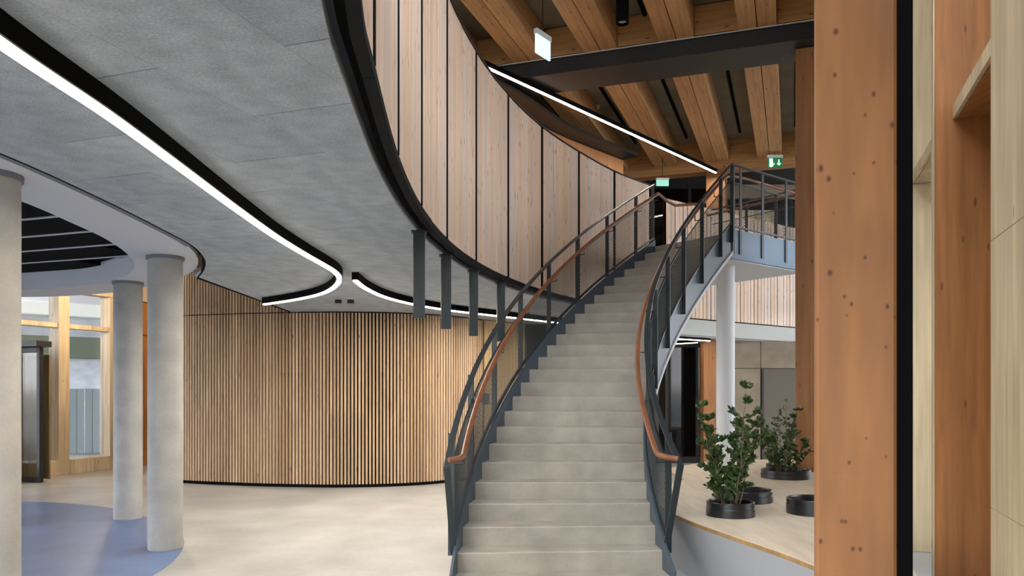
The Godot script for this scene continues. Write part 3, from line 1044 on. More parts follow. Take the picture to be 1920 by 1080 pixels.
# ------------------------------------------------------------------ landing bridge at the top
var land_a := Vector2(3.17, 11.42)
var land_b := Vector2(4.74, 12.70)
func make_landing() -> void:
	var c := Vector2(3.62, 14.3)
	var poly := PackedVector2Array([outer(25.0), inner(25.0), land_a, land_b, c, Vector2(3.2, 15.0), Vector2(2.62, 14.35)])
	var o := base("landing", P((land_a + land_b) / 2.0, 3.5))
	tag(o, "upper landing with blue grey steel edge at the head of the stair", "landing")
	var st := mb()
	prism(st, poly, 3.56, UPPER)
	build(st, "slab", M.step, o)
	st = mb()
	prism(st, PackedVector2Array([outer(25.0) + Vector2(0.1, 0.1), land_a + Vector2(0.03, 0.05), land_b + Vector2(-0.05, 0.02), c, Vector2(3.2, 15.0), Vector2(2.62, 14.35)]), 3.505, 3.555)
	build(st, "soffit", M.column_white, o)
	var ab := (land_b - land_a).normalized()
	var bc := (c - land_b).normalized()
	var L := land_a.distance_to(land_b)
	var inv := o.transform.affine_inverse()
	put(boxm(Vector3(L, 0.43, 0.02), 0.003), "edge_plate", M.steel_light, o, inv * face((land_a + land_b) / 2.0, 3.735, ab))
	put(boxm(Vector3(land_b.distance_to(c), 0.43, 0.02), 0.003), "edge_plate", M.steel_light, o, inv * face((land_b + c) / 2.0, 3.735, bc))
	var g := base("landing_guard", P(land_a, UPPER))
	tag(g, "dark steel guard with wooden handrail along the upper landing edge", "railing")
	inv = g.transform.affine_inverse()
	for side in [[land_a, ab, L, [0.03, 0.2, 0.76, 1.40, 1.95]], [land_b, bc, land_b.distance_to(c), [0.6, 1.2, 1.75]]]:
		var a: Vector2 = side[0]
		var t: Vector2 = side[1]
		var n := Vector2(t.y, -t.x)
		for s in side[3]:
			put(boxm(Vector3(0.055, 1.28, 0.016), 0.002), "post", M.steel_dark, g, inv * face(a + t * s + n * 0.02, 4.24, t))
		for hh in [[4.88, 0.022, 0.045], [3.985, 0.025, 0.03], [4.62, 0.012, 0.016]]:
			st = mb()
			bar(st, [P(a + n * 0.02, hh[0]), P(a + t * side[2] + n * 0.02, hh[0])], hh[2], hh[1])
			build(st, "rail", M.steel_dark, g)
		st = mb()
		var k := 0.0
		while k < side[2]:
			for s in [1.0, -1.0]:
				var u1: float = clampf(k + s * 0.45, 0.0, side[2])
				wire(st, [P(a + t * k + n * 0.02, 4.0), P(a + t * u1 + n * 0.02, 4.0 + 0.62 * absf(u1 - k) / 0.45)], 0.0022)
			k += 0.036
		var w := build(st, "mesh_panel", M.steel_dark, g)
		w.set_meta("kind", "stuff")
	st = mb()
	tube(st, [P(land_b + Vector2(-0.07, 0.02), 4.78), P(c + Vector2(-0.08, 0), 4.78)], 0.023, 10)
	build(st, "handrail", M.handrail, g)

# ------------------------------------------------------------------ columns and posts
func make_columns() -> void:
	var words := ["thick round concrete column cut off by the left picture edge", "front one of the two round concrete columns on the blue floor", "rear one of the two round concrete columns on the blue floor"]
	var at := [Vector2(-3.28, 4.96), Vector2(-3.54, 8.06), Vector2(-4.84, 9.95)]
	for i in 3:
		var o := base("concrete_column", P(at[i], 0))
		tag(o, words[i], "column", "round concrete columns")
		var st := mb()
		lathe(st, P(at[i], 0.004), [[0.0, 0.0], [0.165, 0.0], [0.168, 0.01], [0.168, 2.94], [0.0, 2.94]], 48)
		build(st, "shaft", M.concrete, o)
		st = mb()
		lathe(st, P(at[i], 2.944), [[0.168, 0.0], [0.184, 0.0], [0.184, 0.036], [0.0, 0.036]], 48)
		build(st, "head_joint", M.trim, o)
	var lc := base("landing_column", P(Vector2(3.25, 12.02), 0))
	tag(lc, "slim round pale grey column carrying the upper landing", "column")
	var st := mb()
	lathe(st, P(Vector2(3.25, 12.02), 0), [[0.0, 0.492], [0.137, 0.492], [0.137, 3.503], [0.0, 3.503]], 40)
	build(st, "shaft", M.column_white, lc)
	# big timber post in the foreground, on the grid
	var p := grid(0.2332, 3.443)
	var tp := base("timber_post", P(p, 3.5), deg_to_rad(GRID) * -1.0)
	tag(tp, "thick knotty spruce post in the foreground with a black strip on its right", "post")
	put(boxm(Vector3(0.286, 7.0, 0.286), 0.012), "post", M.spruce, tp)
	put(boxm(Vector3(0.056, 7.0, 0.22), 0.003), "black_strip", M.black, tp, Transform3D(Basis.IDENTITY, Vector3(0.171, 0, 0.02)))
	# second post of the same row
	var q := grid(0.21, 11.78)
	var t2 := base("timber_post", P(q, 0), deg_to_rad(GRID) * -1.0)
	tag(t2, "spruce post rising behind the pots, mostly hidden by the foreground post", "post")
	put(boxm(Vector3(0.32, 5.855, 0.32), 0.01), "post", M.spruce_far, t2, Transform3D(Basis.IDENTITY, Vector3(0, 3.42, 0)))
	# timber post of the gallery, below the cross beam
	var g := Vector2(4.5, 17.35)
	var t3 := base("timber_post", P(g, UPPER), deg_to_rad(GRID) * -1.0)
	tag(t3, "lit spruce post on the gallery at the end of the thin light line", "post")
	put(boxm(Vector3(0.42, 2.54, 0.42), 0.01), "post", M.spruce_far, t3, Transform3D(Basis.IDENTITY, Vector3(0, 1.27, 0)))
	var g2 := Vector2(4.12, 16.55)
	var t4 := base("timber_post", P(g2, 0), deg_to_rad(GRID) * -0.0)
	tag(t4, "bright spruce post on the ground floor beside the dark glass doors", "post")
	put(boxm(Vector3(0.28, 2.64, 0.28), 0.008), "post", M.spruce_far, t4, Transform3D(Basis.IDENTITY, Vector3(0, 1.32, 0)))

# ------------------------------------------------------------------ far side: opposite gallery, concrete wall, doors
func make_far_side() -> void:
	var a := Vector2(2.9, 14.85)
	var b := Vector2(7.3, 18.35)
	var t := (b - a).normalized()
	var n := Vector2(t.y, -t.x)
	var L := a.distance_to(b)
	var o := base("wall_gallery_far", P(a, 2.65))
	tag(o, "opposite gallery parapet clad in vertical larch slats over a white slab edge", "", "", "structure")
	var inv := o.transform.affine_inverse()
	put(boxm(Vector3(L, 2.2, 0.05), 0.003), "backing", M.black, o, inv * face((a + b) / 2.0 - n * 0.06, 4.1, t))
	put(boxm(Vector3(L, 0.31, 0.12), 0.004), "slab_edge", M.slab_edge, o, inv * face((a + b) / 2.0 - n * 0.02, 2.83, t))
	var slat := boxm(Vector3(0.105, 2.2, 0.028), 0.003)
	var s := 0.06
	while s < L:
		put(slat, "slat", M.larch[rng.randi() % 4], o, inv * face(a + t * s + n * rng.randf_range(-0.006, 0.006), 4.11, t))
		s += 0.121
	# slab behind it
	var st := mb()
	prism(st, PackedVector2Array([a - n * 0.08, b - n * 0.08, Vector2(9, 19.2), Vector2(3.0, 19.2), Vector2(3.0, 15.4)]), 2.66, UPPER)
	tag(build(st, "floor_gallery_far", M.soffit), "floor slab of the opposite gallery with white underside", "", "", "structure")
	# board marked concrete wall under the far gallery
	var w := base("wall_concrete", P(Vector2(5.6, 17.0), 0))
	tag(w, "fair faced concrete wall with formwork joints behind the planted platform", "", "", "structure")
	var winv := w.transform.affine_inverse()
	var X := Vector2(1, 0)
	for r in [[4.27, 5.35, 0.0, 2.07], [4.27, 5.35, 2.08, 2.66], [5.36, 6.35, 2.08, 2.66], [6.36, 7.4, 2.08, 2.66], [6.36, 7.4, 0.0, 2.07]]:
		put(boxm(Vector3(r[1] - r[0], r[3] - r[2], 0.2), 0.006), "concrete_panel", M.concrete_warm, w, winv * face(Vector2((r[0] + r[1]) / 2.0, 17.1), (r[2] + r[3]) / 2.0, X))
	var d := base("door_2", P(Vector2(5.86, 17.05), 0))
	tag(d, "flush grey brown door in the concrete wall", "", "", "structure")
	var dinv := d.transform.affine_inverse()
	put(boxm(Vector3(0.97, 2.06, 0.05), 0.003), "leaf", M.door_grey, d, dinv * face(Vector2(5.855, 17.06), 1.035, X))
	put(boxm(Vector3(0.04, 2.06, 0.08), 0.003), "frame", M.dark_wall, d, dinv * face(Vector2(5.40, 17.03), 1.035, X))
	st = mb()
	var hp := P(Vector2(6.25, 17.0), 1.05)
	tube(st, [hp + Vector3(0, 0, -0.03), hp + Vector3(0, 0, 0.05), hp + Vector3(-0.12, 0, 0.05)], 0.011, 8)
	build(st, "handle", M.black_metal, d)
	# dark glazed doors left of the ground floor post
	var gl := base("window_3", P(Vector2(2.9, 17.5), 0))
	tag(gl, "dark glass doors and fixed panes behind the stair", "", "", "structure")
	var ginv := gl.transform.affine_inverse()
	for i in 3:
		var x := 1.75 + i * 0.85
		put(boxm(Vector3(0.78, 2.5, 0.02), 0.002), "pane", M.glass_dark, gl, ginv * face(Vector2(x + 0.4, 17.5), 1.33, X))
		put(boxm(Vector3(0.07, 2.64, 0.09), 0.004), "frame", M.black_metal, gl, ginv * face(Vector2(x + 0.82, 17.5), 1.32, X))
	put(boxm(Vector3(2.6, 0.09, 0.09), 0.004), "frame", M.black_metal, gl, ginv * face(Vector2(3.0, 17.5), 2.6, X))
	put(boxm(Vector3(2.6, 0.14, 0.09), 0.004), "frame", M.black_metal, gl, ginv * face(Vector2(3.0, 17.5), 0.07, X))
	# upper storey: dark glazing behind the landing, pale lintel
	var ug := base("window_2", P(Vector2(4, 18.6), UPPER))
	tag(ug, "dark upper storey glazing behind the head of the stair", "", "", "structure")
	var uinv := ug.transform.affine_inverse()
	for i in 7:
		var x := 0.6 + i * 1.2
		put(boxm(Vector3(1.12, 2.5, 0.02), 0.002), "pane", M.glass_dark, ug, uinv * face(Vector2(x + 0.6, 18.7), UPPER + 1.25, X))
		put(boxm(Vector3(0.07, 2.6, 0.1), 0.004), "mullion", M.black_metal, ug, uinv * face(Vector2(x, 18.7), UPPER + 1.3, X))
	put(boxm(Vector3(4.0, 0.32, 0.12), 0.004), "lintel_board", M.concrete_warm, ug, uinv * face(Vector2(6.9, 18.45), 6.24, X))
	put(boxm(Vector3(0.14, 0.75, 0.14), 0.004), "frame_block", M.window_wood, ug, uinv * face(Vector2(6.68, 18.4), 5.7, X))
	put(boxm(Vector3(1.0, 0.35, 0.1), 0.004), "frame_block", M.window_wood, ug, uinv * face(Vector2(5.65, 18.4), 5.62, X))
	# curved bulkhead and timber wall of the room on the gallery
	var path := smooth([Vector2(-0.9, 11.6), Vector2(-0.2, 12.6), Vector2(0.35, 13.6), Vector2(0.85, 14.35), Vector2(1.45, 15.05), Vector2(2.2, 15.9)], 0.1)
	st = mb()
	bar(st, lift(path, 5.05), 0.1, 2.36)
	tag(build(st, "wall_room", M.lining), "curved brown timber wall of the room on the gallery", "", "", "structure")
	st = mb()
	bar(st, lift(offset_path(path, 0.16), 6.27), 0.5, 0.06)
	tag(build(st, "trim_4", M.black_metal), "dark curved metal canopy edge above the gallery room", "", "", "structure")

# ------------------------------------------------------------------ left: windows, entrance
func make_left_windows() -> void:
	var w0 := Vector2(-8.2, 16.3)
	var o := base("window_1", P(w0, 0))
	tag(o, "timber framed windows at the back left behind the columns", "", "", "structure")
	var inv := o.transform.affine_inverse()
	var stops := [5.0, 3.7, 2.505, 1.315, 0.128]
	for i in stops.size():
		var t: float = stops[i]
		put(boxm(Vector3(0.24, 3.5, 0.26), 0.006), "mullion", M.window_wood, o, inv * face(w0 - D2 * t, 1.75, D2))
		if i + 1 < stops.size():
			var m: Vector2 = w0 - D2 * ((t + stops[i + 1]) / 2.0)
			var W: float = t - stops[i + 1] - 0.24
			put(boxm(Vector3(W, 0.28, 0.3), 0.006), "sill", M.window_wood, o, inv * face(m, 0.14, D2))
			put(boxm(Vector3(W, 0.09, 0.2), 0.006), "transom", M.window_wood, o, inv * face(m, 2.84, D2))
			for lv in [[0.29, 2.79], [2.89, 3.48]]:
				put(boxm(Vector3(W, lv[1] - lv[0], 0.02), 0.002), "pane", M.glass_view, o, inv * face(m + U2 * -0.06, (lv[0] + lv[1]) / 2.0, D2))
			put(boxm(Vector3(0.03, 3.2, 0.05), 0.002), "seal", M.black, o, inv * face(w0 - D2 * (t - 0.135) + U2 * 0.02, 1.89, D2))
	var st := mb()
	prism(st, PackedVector2Array([w0 + D2 * -5.2 + U2 * -0.15, w0 + D2 * -5.2 + U2 * 0.15, w0 + D2 * 1.4 + U2 * 0.15, w0 + D2 * 1.4 + U2 * -0.15]), 3.5, UPPER)
	tag(build(st, "trim_5", M.window_wood), "timber head beam above the left windows", "", "", "structure")
	# orange timber bay between the windows and the slat wall
	var b := base("wall_timber", P(w0 + D2 * 0.7, 0))
	tag(b, "warm orange timber wall bay behind the rear column", "", "", "structure")
	inv = b.transform.affine_inverse()
	put(boxm(Vector3(1.25, 3.5, 0.12), 0.005), "panel", M.orange_wood, b, inv * face(w0 + D2 * 0.62, 1.75, D2))
	put(boxm(Vector3(1.25, 0.09, 0.2), 0.005), "rail", M.orange_wood, b, inv * face(w0 + D2 * 0.62, 2.84, D2))
	put(boxm(Vector3(1.25, 0.28, 0.24), 0.005), "sill", M.orange_wood, b, inv * face(w0 + D2 * 0.62, 0.14, D2))
	st = mb()
	prism(st, PackedVector2Array([w0 + D2 * 1.2, Vector2(-7.2, 17.2), Vector2(-7.0, 17.0), w0 + D2 * 1.05 + U2 * 0.1]), 0, 3.6)
	tag(build(st, "wall_return", M.orange_wood), "timber wall return beside the slat wall", "", "", "structure")
	# entrance vestibule with dark frame and bronze glazing
	var c := Vector2(-8.24, 13.78)
	var v := base("entrance_vestibule", P(c, 0))
	tag(v, "dark framed entrance door box with bronze glass beside the left column", "entrance door")
	inv = v.transform.affine_inverse()
	var lft := Vector2(-U2.x, -U2.y)
	for k in 4:
		put(boxm(Vector3(0.07, 2.36, 0.08), 0.004), "frame_post", M.black_metal, v, inv * face(c + lft * (k * 0.9), 1.18, U2))
	for hh in [0.045, 2.32]:
		put(boxm(Vector3(2.75, 0.09, 0.08), 0.004), "frame_rail", M.black_metal, v, inv * face(c + lft * 1.35, hh, U2))
	put(boxm(Vector3(3.0, 0.10, 0.3), 0.004), "canopy", M.black_metal, v, inv * face(c + lft * 1.4, 2.42, U2))
	for k in 3:
		put(boxm(Vector3(0.82, 2.18, 0.02), 0.002), "pane", M.glass_bronze, v, inv * face(c + lft * (k * 0.9 + 0.45), 1.18, U2))
	put(boxm(Vector3(2.7, 2.2, 0.03), 0.003), "inner_board", M.olive, v, inv * face(c + lft * 1.38 + D2 * 0.22, 1.14, U2))
	# standing leaves of the door inside the box
	for k in 3:
		put(boxm(Vector3(0.07, 2.2, 0.06), 0.003), "door_stile", M.black_metal, v, inv * face(c + lft * (0.16 + k * 0.34) + D2 * 0.12, 1.14, U2))

# ------------------------------------------------------------------ right: pale timber wall with recess
func make_right_side() -> void:
	var w := 1.03
	var h_top := 7.05
	# nearest pier: pale plywood sheets on a timber core
	var o := base("wall_right", P(grid(w, 4.3), 0))
	tag(o, "pale plywood wall pier at the right picture edge", "", "", "structure")
	var inv := o.transform.affine_inverse()
	var hs := [0.0, 0.98, 2.44, 3.9]
	for i in hs.size() - 1:
		put(boxm(Vector3(1.10, hs[i + 1] - hs[i] - 0.002, 0.04), 0.002), "panel", M.pale, o, inv * face(grid(w + 0.02, 4.41), (hs[i] + hs[i + 1]) / 2.0, D2))
	put(boxm(Vector3(1.09, 3.9, 0.9), 0.004), "core", M.lining, o, inv * face(grid(w + 0.49, 4.41), 1.95, D2))
	# timber fins beyond it
	var fin := base("wall_right_fin", P(grid(w, 6.85), 0))
	tag(fin, "brown timber fin with a pale front edge beside the right pier", "", "", "structure")
	inv = fin.transform.affine_inverse()
	put(boxm(Vector3(0.08, h_top, 0.94), 0.003), "board", M.lining, fin, inv * face(grid(w + 0.48, 6.85), h_top / 2.0, D2))
	put(boxm(Vector3(0.08, h_top, 0.012), 0.002), "front_edge", M.pale, fin, inv * face(grid(w + 0.003, 6.85), h_top / 2.0, D2))
	var fin2 := base("wall_right_fin", P(grid(w, 8.85), 0))
	tag(fin2, "pale timber fin glimpsed between the black strip and the brown fin", "", "", "structure")
	inv = fin2.transform.affine_inverse()
	for r in [[0.0, 3.69], [3.69, h_top]]:
		put(boxm(Vector3(0.08, r[1] - r[0] - 0.003, 0.95), 0.003), "board", M.pale, fin2, inv * face(grid(w + 0.475, 8.85), (r[0] + r[1]) / 2.0, D2))
	# closed back of the first bay, glazed back of the second
	var b := base("wall_recess", P(grid(w + 1.0, 5.9), 0))
	tag(b, "brown timber lined recess in the right wall", "", "", "structure")
	put(boxm(Vector3(1.9, h_top, 0.06), 0.003), "back_board", M.lining, b, b.transform.affine_inverse() * face(grid(w + 0.98, 5.9), h_top / 2.0, D2))
	glazed_wall("window_10", grid(w + 0.98, 6.95), grid(w + 0.98, 8.75), 0.05, 6.95, 1.7, "narrow window between the timber fins on the right")
	var sh := base("timber_transom", P(grid(w + 0.5, 5.9), 3.69))
	tag(sh, "thick timber transom spanning the brown recess at upper right", "transom", "transoms between the timber fins")
	put(boxm(Vector3(1.84, 0.11, 0.76), 0.004), "board", M.lining, sh, sh.transform.affine_inverse() * face(grid(w + 0.545, 5.885), 3.745, D2))
	put(boxm(Vector3(1.84, 0.11, 0.03), 0.003), "edge_strip", M.pale, sh, sh.transform.affine_inverse() * face(grid(w + 0.145, 5.885), 3.745, D2))
	var s2 := base("timber_transom", P(grid(w + 0.5, 7.85), 3.69))
	tag(s2, "pale timber transom behind the brown fin, right of the black strip", "transom", "transoms between the timber fins")
	put(boxm(Vector3(1.9, 0.11, 0.80), 0.004), "board", M.pale, s2, s2.transform.affine_inverse() * face(grid(w + 0.535, 7.85), 3.745, D2))
	put(boxm(Vector3(1.9, 0.11, 0.02), 0.003), "edge_strip", M.pale, s2, s2.transform.affine_inverse() * face(grid(w + 0.12, 7.85), 3.745, D2))

# ------------------------------------------------------------------ linear lights
func light_line(called: String, label: String, path: PackedVector2Array, top: float, hgt: float, w: float, m: Material, energy: float, every := 14) -> void:
	var o := base(called, P(path[0], top))
	tag(o, label, "light", "linear lights")
	var st := mb()
	bar(st, lift(path, top - hgt / 2.0), w + 0.012, hgt)
	build(st, "housing", M.black, o)
	st = mb()
	bar(st, lift(path, top - hgt - 0.008), w - 0.012, 0.016)
	build(st, "diffuser_light", m, o)
	var i := every / 2
	while i < path.size():
		var a := path[maxi(i - 1, 0)]
		var b := path[mini(i + 1, path.size() - 1)]
		var t := (b - a).normalized()
		var l := AreaLight3D.new()
		l.name = "light"
		o.add_child(l, true)
		l.area_size = Vector2(w, 1.0)
		l.light_energy = energy
		l.light_color = rgb(255, 238, 214)
		l.shadow_enabled = true
		l.area_range = 20.0
		var y := Vector3(t.x, 0, -t.y)
		var z := Vector3.UP
		l.transform = o.transform.affine_inverse() * Transform3D(Basis(y.cross(z), y, z), P(path[i], top - hgt - 0.025))
		i += every

func make_lights() -> void:
	var one := smooth([Vector2(-1.55, 0.6), Vector2(-1.72, 1.8), Vector2(-1.77, 2.72), Vector2(-1.765, 3.44), Vector2(-1.79, 4.2), Vector2(-1.83, 5.2), Vector2(-1.855, 6.2), Vector2(-1.84, 7.0), Vector2(-1.815, 7.6), Vector2(-1.81, 8.05), Vector2(-1.86, 8.5), Vector2(-2.0, 9.02), Vector2(-2.24, 9.62), Vector2(-2.53, 10.11), Vector2(-2.99, 10.66), Vector2(-3.5, 11.15)], 0.07)
	light_line("light_line", "long bright light line crossing the grey ceiling and curling back at its end", one, CEIL - 0.001, 0.085, 0.062, M.led, 0.5)
	var two := smooth([Vector2(-1.73, 8.7), Vector2(-1.74, 9.37), Vector2(-1.66, 10.23), Vector2(-1.43, 11.05), Vector2(-1.04, 11.86), Vector2(-0.59, 12.48), Vector2(-0.09, 13.1), Vector2(0.37, 13.69), Vector2(0.92, 14.35)], 0.07)
	light_line("light_line", "curved light line on the grey ceiling passing behind the steel hangers", two, CEIL - 0.001, 0.085, 0.062, M.led, 0.5)
	var three := smooth([Vector2(-0.9, 10.73), Vector2(4.36, 16.88)], 0.1)
	light_line("light_line", "straight thin light line crossing under the timber joists to the gallery post", three, 6.335, 0.07, 0.055, M.led_warm, 0.4)
	var four := smooth([Vector2(3.12, 15.2), Vector2(3.98, 15.9)], 0.1)
	var hang := Vector2(-6.9, 14.3)
	var pd := base("pendant_lamp", P(hang, 3.7))
	tag(pd, "warm pendant lamp above the back left windows, hidden by the white soffit", "lamp")
	var ps := mb()
	tube(ps, [P(hang, 7.05), P(hang, 3.95)], 0.006, 6)
	build(ps, "cable", M.black_metal, pd)
	ps = mb()
	lathe(ps, P(hang, 3.7), [[0.0, 0.0], [0.12, 0.03], [0.17, 0.12], [0.12, 0.22], [0.0, 0.26]], 24)
	build(ps, "globe_lamp", glow(rgb(255, 214, 160), 2.0), pd)
	var pl := OmniLight3D.new()
	pl.name = "light"
	pd.add_child(pl)
	pl.position = Vector3(0, 0.12, 0)
	pl.light_color = rgb(255, 230, 198)
	pl.light_energy = 1.7
	pl.omni_range = 30.0
	pl.omni_attenuation = 2.0
	pl.light_size = 0.15
	pl.shadow_enabled = true
	light_line("light_line", "short light line under the far gallery beside the bright post", four, 2.65, 0.04, 0.05, M.led_warm, 0.6, 8)
	var five := smooth([Vector2(3.3, 17.2), Vector2(3.86, 16.45)], 0.1)
	light_line("light_line", "faint light line under the far gallery above the dark glass doors", five, 2.658, 0.05, 0.04, M.led_warm, 0.03)

# ------------------------------------------------------------------ planted platform
func make_platform() -> void:
	var front := smooth([Vector2(1.46, 7.95), Vector2(1.47, 7.3), Vector2(1.58, 6.65), Vector2(1.75, 5.98), Vector2(1.88, 5.48), Vector2(1.95, 5.1)], 0.1)
	var poly := PackedVector2Array(front)
	for p in [grid(0.72, 4.95), grid(0.75, 9.0), grid(0.9, 12.6), Vector2(4.6, 12.9), Vector2(3.2, 12.6), Vector2(2.2, 11.3)]: poly.append(p)
	for n in [17.0, 15.0, 13.0, 11.0, 9.5]: poly.append(inner(n) + out_dir(n, false) * 0.10)
	var o := base("plant_platform", P(Vector2(2.5, 8), 0))
	tag(o, "raised platform with pale plywood top and grey curved front, carrying the pots", "platform")
	var st := mb()
	prism(st, poly, 0.0, 0.455)
	build(st, "base", M.grey_side, o)
	st = mb()
	prism(st, poly, 0.456, 0.486)
	build(st, "edge_board", M.plywood_edge, o)
	st = mb()
	prism(st, poly, 0.4865, 0.4905)
	build(st, "top_sheet", M.plywood, o)
	pot(Vector2(1.97, 7.12), 0.215, 0.13, "black planter ring around the tall shrub at the platform front")
	pot(Vector2(2.36, 8.05), 0.29, 0.12, "empty black planter ring behind the tall shrub")
	pot(Vector2(2.78, 7.25), 0.25, 0.14, "black planter ring half hidden by the foreground post")
	pot(Vector2(3.52, 10.15), 0.31, 0.11, "black planter ring around the farther low shrub")
	pot(Vector2(3.70, 10.86), 0.20, 0.12, "black planter ring at the foot of the hidden post")
	shrub(Vector2(1.97, 7.12), 1.15, 0.29, 9, 3, "tall leafy green shrub standing at the front of the platform", 4200, 0.040)
	shrub(Vector2(3.5, 10.15), 0.85, 0.32, 8, 8, "lower dark green shrub farther back on the platform", 2300, 0.042)
	shrub(Vector2(3.70, 10.86), 0.95, 0.10, 3, 21, "slender shrub in front of the hidden timber post", 260, 0.034)

func pot(p: Vector2, r: float, h: float, label: String) -> void:
	var o := base("planter_pot", P(p, 0.4905))
	tag(o, label, "planter", "black planter rings on the platform")
	var st := mb()
	var c := P(p, 0.4905)
	lathe(st, c, [[0.0, 0.0], [r, 0.0], [r, h * 0.55], [r * 0.985, h * 0.58], [r * 0.985, h * 0.95], [r * 0.97, h], [r * 0.93, h], [r * 0.91, h * 0.9], [r * 0.90, 0.03]], 48)
	build(st, "ring", M.pot, o)
	st = mb()
	lathe(st, c, [[r * 0.91, 0.032], [0.0, 0.036]], 32)
	build(st, "soil", M.soil, o)

func shrub(p: Vector2, tall: float, spread: float, stems: int, sd: int, label: String, leaves: int, leaf_len: float) -> void:
	var r := RandomNumberGenerator.new()
	r.seed = sd
	var o := base("leafy_shrub", P(p, 0.53))
	tag(o, label, "shrub", "shrubs on the platform")
	var c := P(p, 0.52)
	var tips := []
	for i in stems:
		var an := TAU * i / stems + r.randf_range(-0.3, 0.3)
		var hgt := tall * r.randf_range(0.5, 0.95)
		if i == 0: hgt = tall * 0.97
		if i == 3: hgt = tall * 0.82
		var out := spread * r.randf_range(0.4, 1.0)
		if i == 0: an = -0.2
		if i == 0: out = spread * 0.35
		if i == 3: an = PI
		var pts := []
		for k in 9:
			var f := k / 8.0
			pts.append(c + Vector3(cos(an) * (0.05 + out * pow(f, 0.8)) + r.randf_range(-0.012, 0.012), hgt * f, sin(an) * (0.05 + out * pow(f, 0.8)) + r.randf_range(-0.012, 0.012)))
		var st := mb()
		tube(st, pts, [0.006, 0.006, 0.0055, 0.005, 0.0045, 0.004, 0.0035, 0.003, 0.002], 6)
		for k in range(1, 9):
			for b in 2:
				var dir := Vector3(r.randf_range(-1, 1), r.randf_range(0.3, 1.0), r.randf_range(-1, 1)).normalized()
				var q: Vector3 = (pts[k] as Vector3)
				var ln := r.randf_range(0.06, 0.15) * (1.0 if k < 7 else 0.5)
				tube(st, [q, q + dir * ln], [0.003, 0.0015], 4)
				for m in 4: tips.append([q + dir * ln * (0.35 + 0.65 * m / 3.0), dir, k])
			tips.append([pts[k], Vector3.UP, k])
		build(st, "stem", M.bark, o)
	var sts := [mb(), mb(), mb()]
	for i in leaves:
		var t: Array = tips[r.randi() % tips.size()]
		if int(t[2]) < 2 and r.randf() < 0.75: continue
		var d := ((t[1] as Vector3) * 0.6 + Vector3(r.randf_range(-1, 1), r.randf_range(-0.3, 0.9), r.randf_range(-1, 1))).normalized()
		var sd2 := d.cross(Vector3(r.randf_range(-1, 1), r.randf_range(-1, 1), r.randf_range(-1, 1))).normalized()
		var up := sd2.cross(d)
		var ln := leaf_len * r.randf_range(0.8, 1.5)
		var wd := ln * 0.34
		var a: Vector3 = t[0]
		var m := a + d * ln * 0.5 + up * ln * 0.06
		var tip := a + d * ln
		var s: SurfaceTool = sts[0 if r.randf() < 0.5 else (1 if r.randf() < 0.75 else 2)]
		var l := a + d * ln * 0.5 + sd2 * wd
		var rr := a + d * ln * 0.5 - sd2 * wd
		tri(s, a, l, m, up)
		tri(s, m, l, tip, up)
		tri(s, a, m, rr, up)
		tri(s, m, tip, rr, up)
	for i in 3:
		var f := build(sts[i], "foliage", M.leaf[i], o)
		f.set_meta("kind", "stuff")

# ------------------------------------------------------------------ signs
func sign_box(label: String, at: Vector2, h: float, t: Vector2, w: float, hh: float, body: Material, marks: bool, rod_top: float) -> void:
	var o := base("exit_sign", P(at, h))
	tag(o, label, "exit sign", "exit signs")
	var inv := o.transform.affine_inverse()
	put(boxm(Vector3(w, hh * 0.78, 0.03), 0.003), "sign_face", body, o, inv * face(at, h + hh * 0.39, t))
	put(boxm(Vector3(w * 1.04, hh * 0.22, 0.06), 0.004), "housing", M.column_white, o, inv * face(at, h + hh * 0.89, t))
	var st := mb()
	tube(st, [P(at, h + hh), P(at, rod_top)], 0.006, 6)
	build(st, "rod", M.black_metal, o)
	if marks:
		var n := Vector2(t.y, -t.x)
		# running figure: head, body, limbs, door; arrow pointing down
		var f := at + n * 0.017
		var y := h + hh * 0.39
		var items := [[-0.085, 0.0, 0.07, 0.19, 0.0], [-0.055, 0.055, 0.022, 0.022, 0.8], [-0.06, 0.015, 0.03, 0.06, 0.4], [-0.03, -0.035, 0.02, 0.06, -0.6], [-0.085, -0.04, 0.02, 0.06, 0.7], [0.08, 0.02, 0.026, 0.10, 0.0], [0.062, -0.03, 0.02, 0.06, 0.78], [0.098, -0.03, 0.02, 0.06, -0.78]]
		for it in items:
			var xf := face(f + t * it[0], y + it[1], t)
			xf.basis = xf.basis * Basis(Vector3.BACK, it[4])
			put(boxm(Vector3(it[2], it[3] * 0.95, 0.006), 0.001), "pictogram", M.sign_mark if it[3] < 0.15 or it[0] > 0 else M.sign_mark, o, inv * xf)

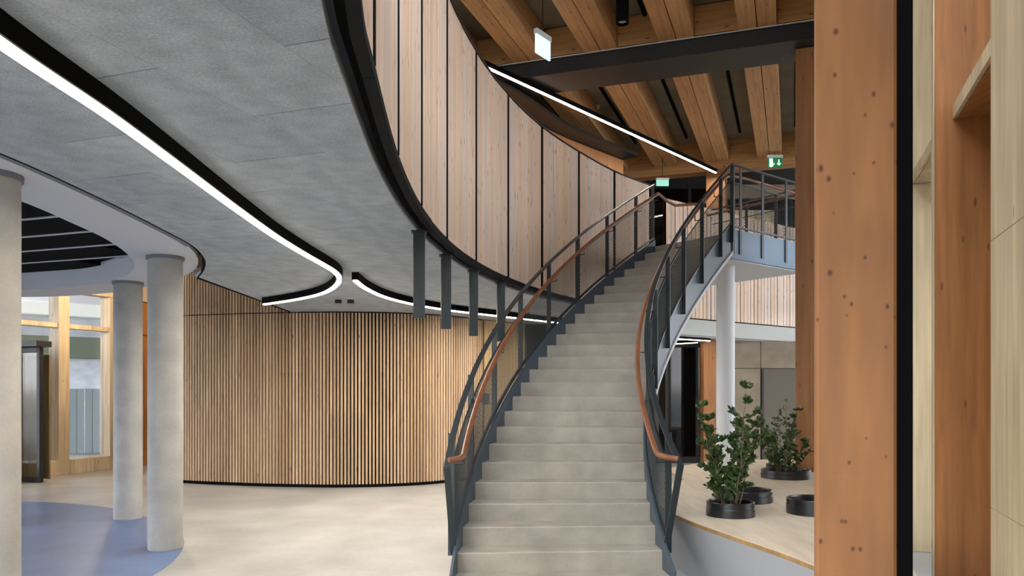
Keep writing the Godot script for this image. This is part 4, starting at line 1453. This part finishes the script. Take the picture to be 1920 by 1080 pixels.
func make_signs() -> void:
	sign_box("green exit sign with figure and down arrow under the rightmost joists", Vector2(5.51, 16.55), 6.27, Vector2(1, 0.0), 0.31, 0.27, M.sign_green, true, 6.6)
	sign_box("pale teal exit sign above the glass door at the head of the stair", Vector2(3.22, 16.9), 5.98, Vector2(1, 0.05), 0.27, 0.17, M.sign_teal, false, 7.05)
	sign_box("bright white exit sign hanging edge on near the gallery parapet", Vector2(0.41, 10.5), 6.05, Vector2(0.58, 0.815), 0.34, 0.32, M.sign_white, false, 7.05)

# ------------------------------------------------------------------ outside the left windows
func make_outside() -> void:
	var st := mb()
	prism(st, PackedVector2Array([Vector2(-60, -60), Vector2(60, -60), Vector2(60, 60), Vector2(-60, 60)]), -0.6, -0.31)
	tag(build(st, "ground", M.ground), "pale paved ground outside the building", "", "", "structure")
	var o := base("site_fence", P(Vector2(-14, 23), -0.3))
	tag(o, "grey ribbed metal site fence outside the left windows", "fence")
	var inv := o.transform.affine_inverse()
	var rib := boxm(Vector3(0.20, 1.95, 0.05), 0.01)
	for i in 60:
		var p := Vector2(-14.0, 23.0) + D2.rotated(-0.5) * (i - 30) * 0.215
		put(rib, "rib_sheet", M.fence, o, inv * face(p + Vector2(0, 0.02 * (i % 2)), 0.67, D2.rotated(-0.5)))
	var b := base("sheeted_building", P(Vector2(-18, 32), -0.3))
	tag(b, "building under white scaffold sheeting seen through the left windows", "building")
	inv = b.transform.affine_inverse()
	var t := D2.rotated(-0.5)
	for i in 8:
		put(boxm(Vector3(2.9, 5.0, 0.1), 0.03), "sheet", M.tarp, b, inv * face(Vector2(-17, 29.8) + t * (i - 4) * 3.0, 2.2, t))
	put(boxm(Vector3(26, 0.8, 0.6), 0.03), "balcony_blind", M.blind, b, inv * face(Vector2(-17, 29.5) + t * -4.0, 3.2, t))
	put(boxm(Vector3(26, 0.5, 0.8), 0.03), "balcony_slab", M.white_wall, b, inv * face(Vector2(-17, 29.4), 4.6, t))
	put(boxm(Vector3(26, 6.0, 0.4), 0.03), "upper_wall", M.facade, b, inv * face(Vector2(-17, 30.4), 7.6, t))
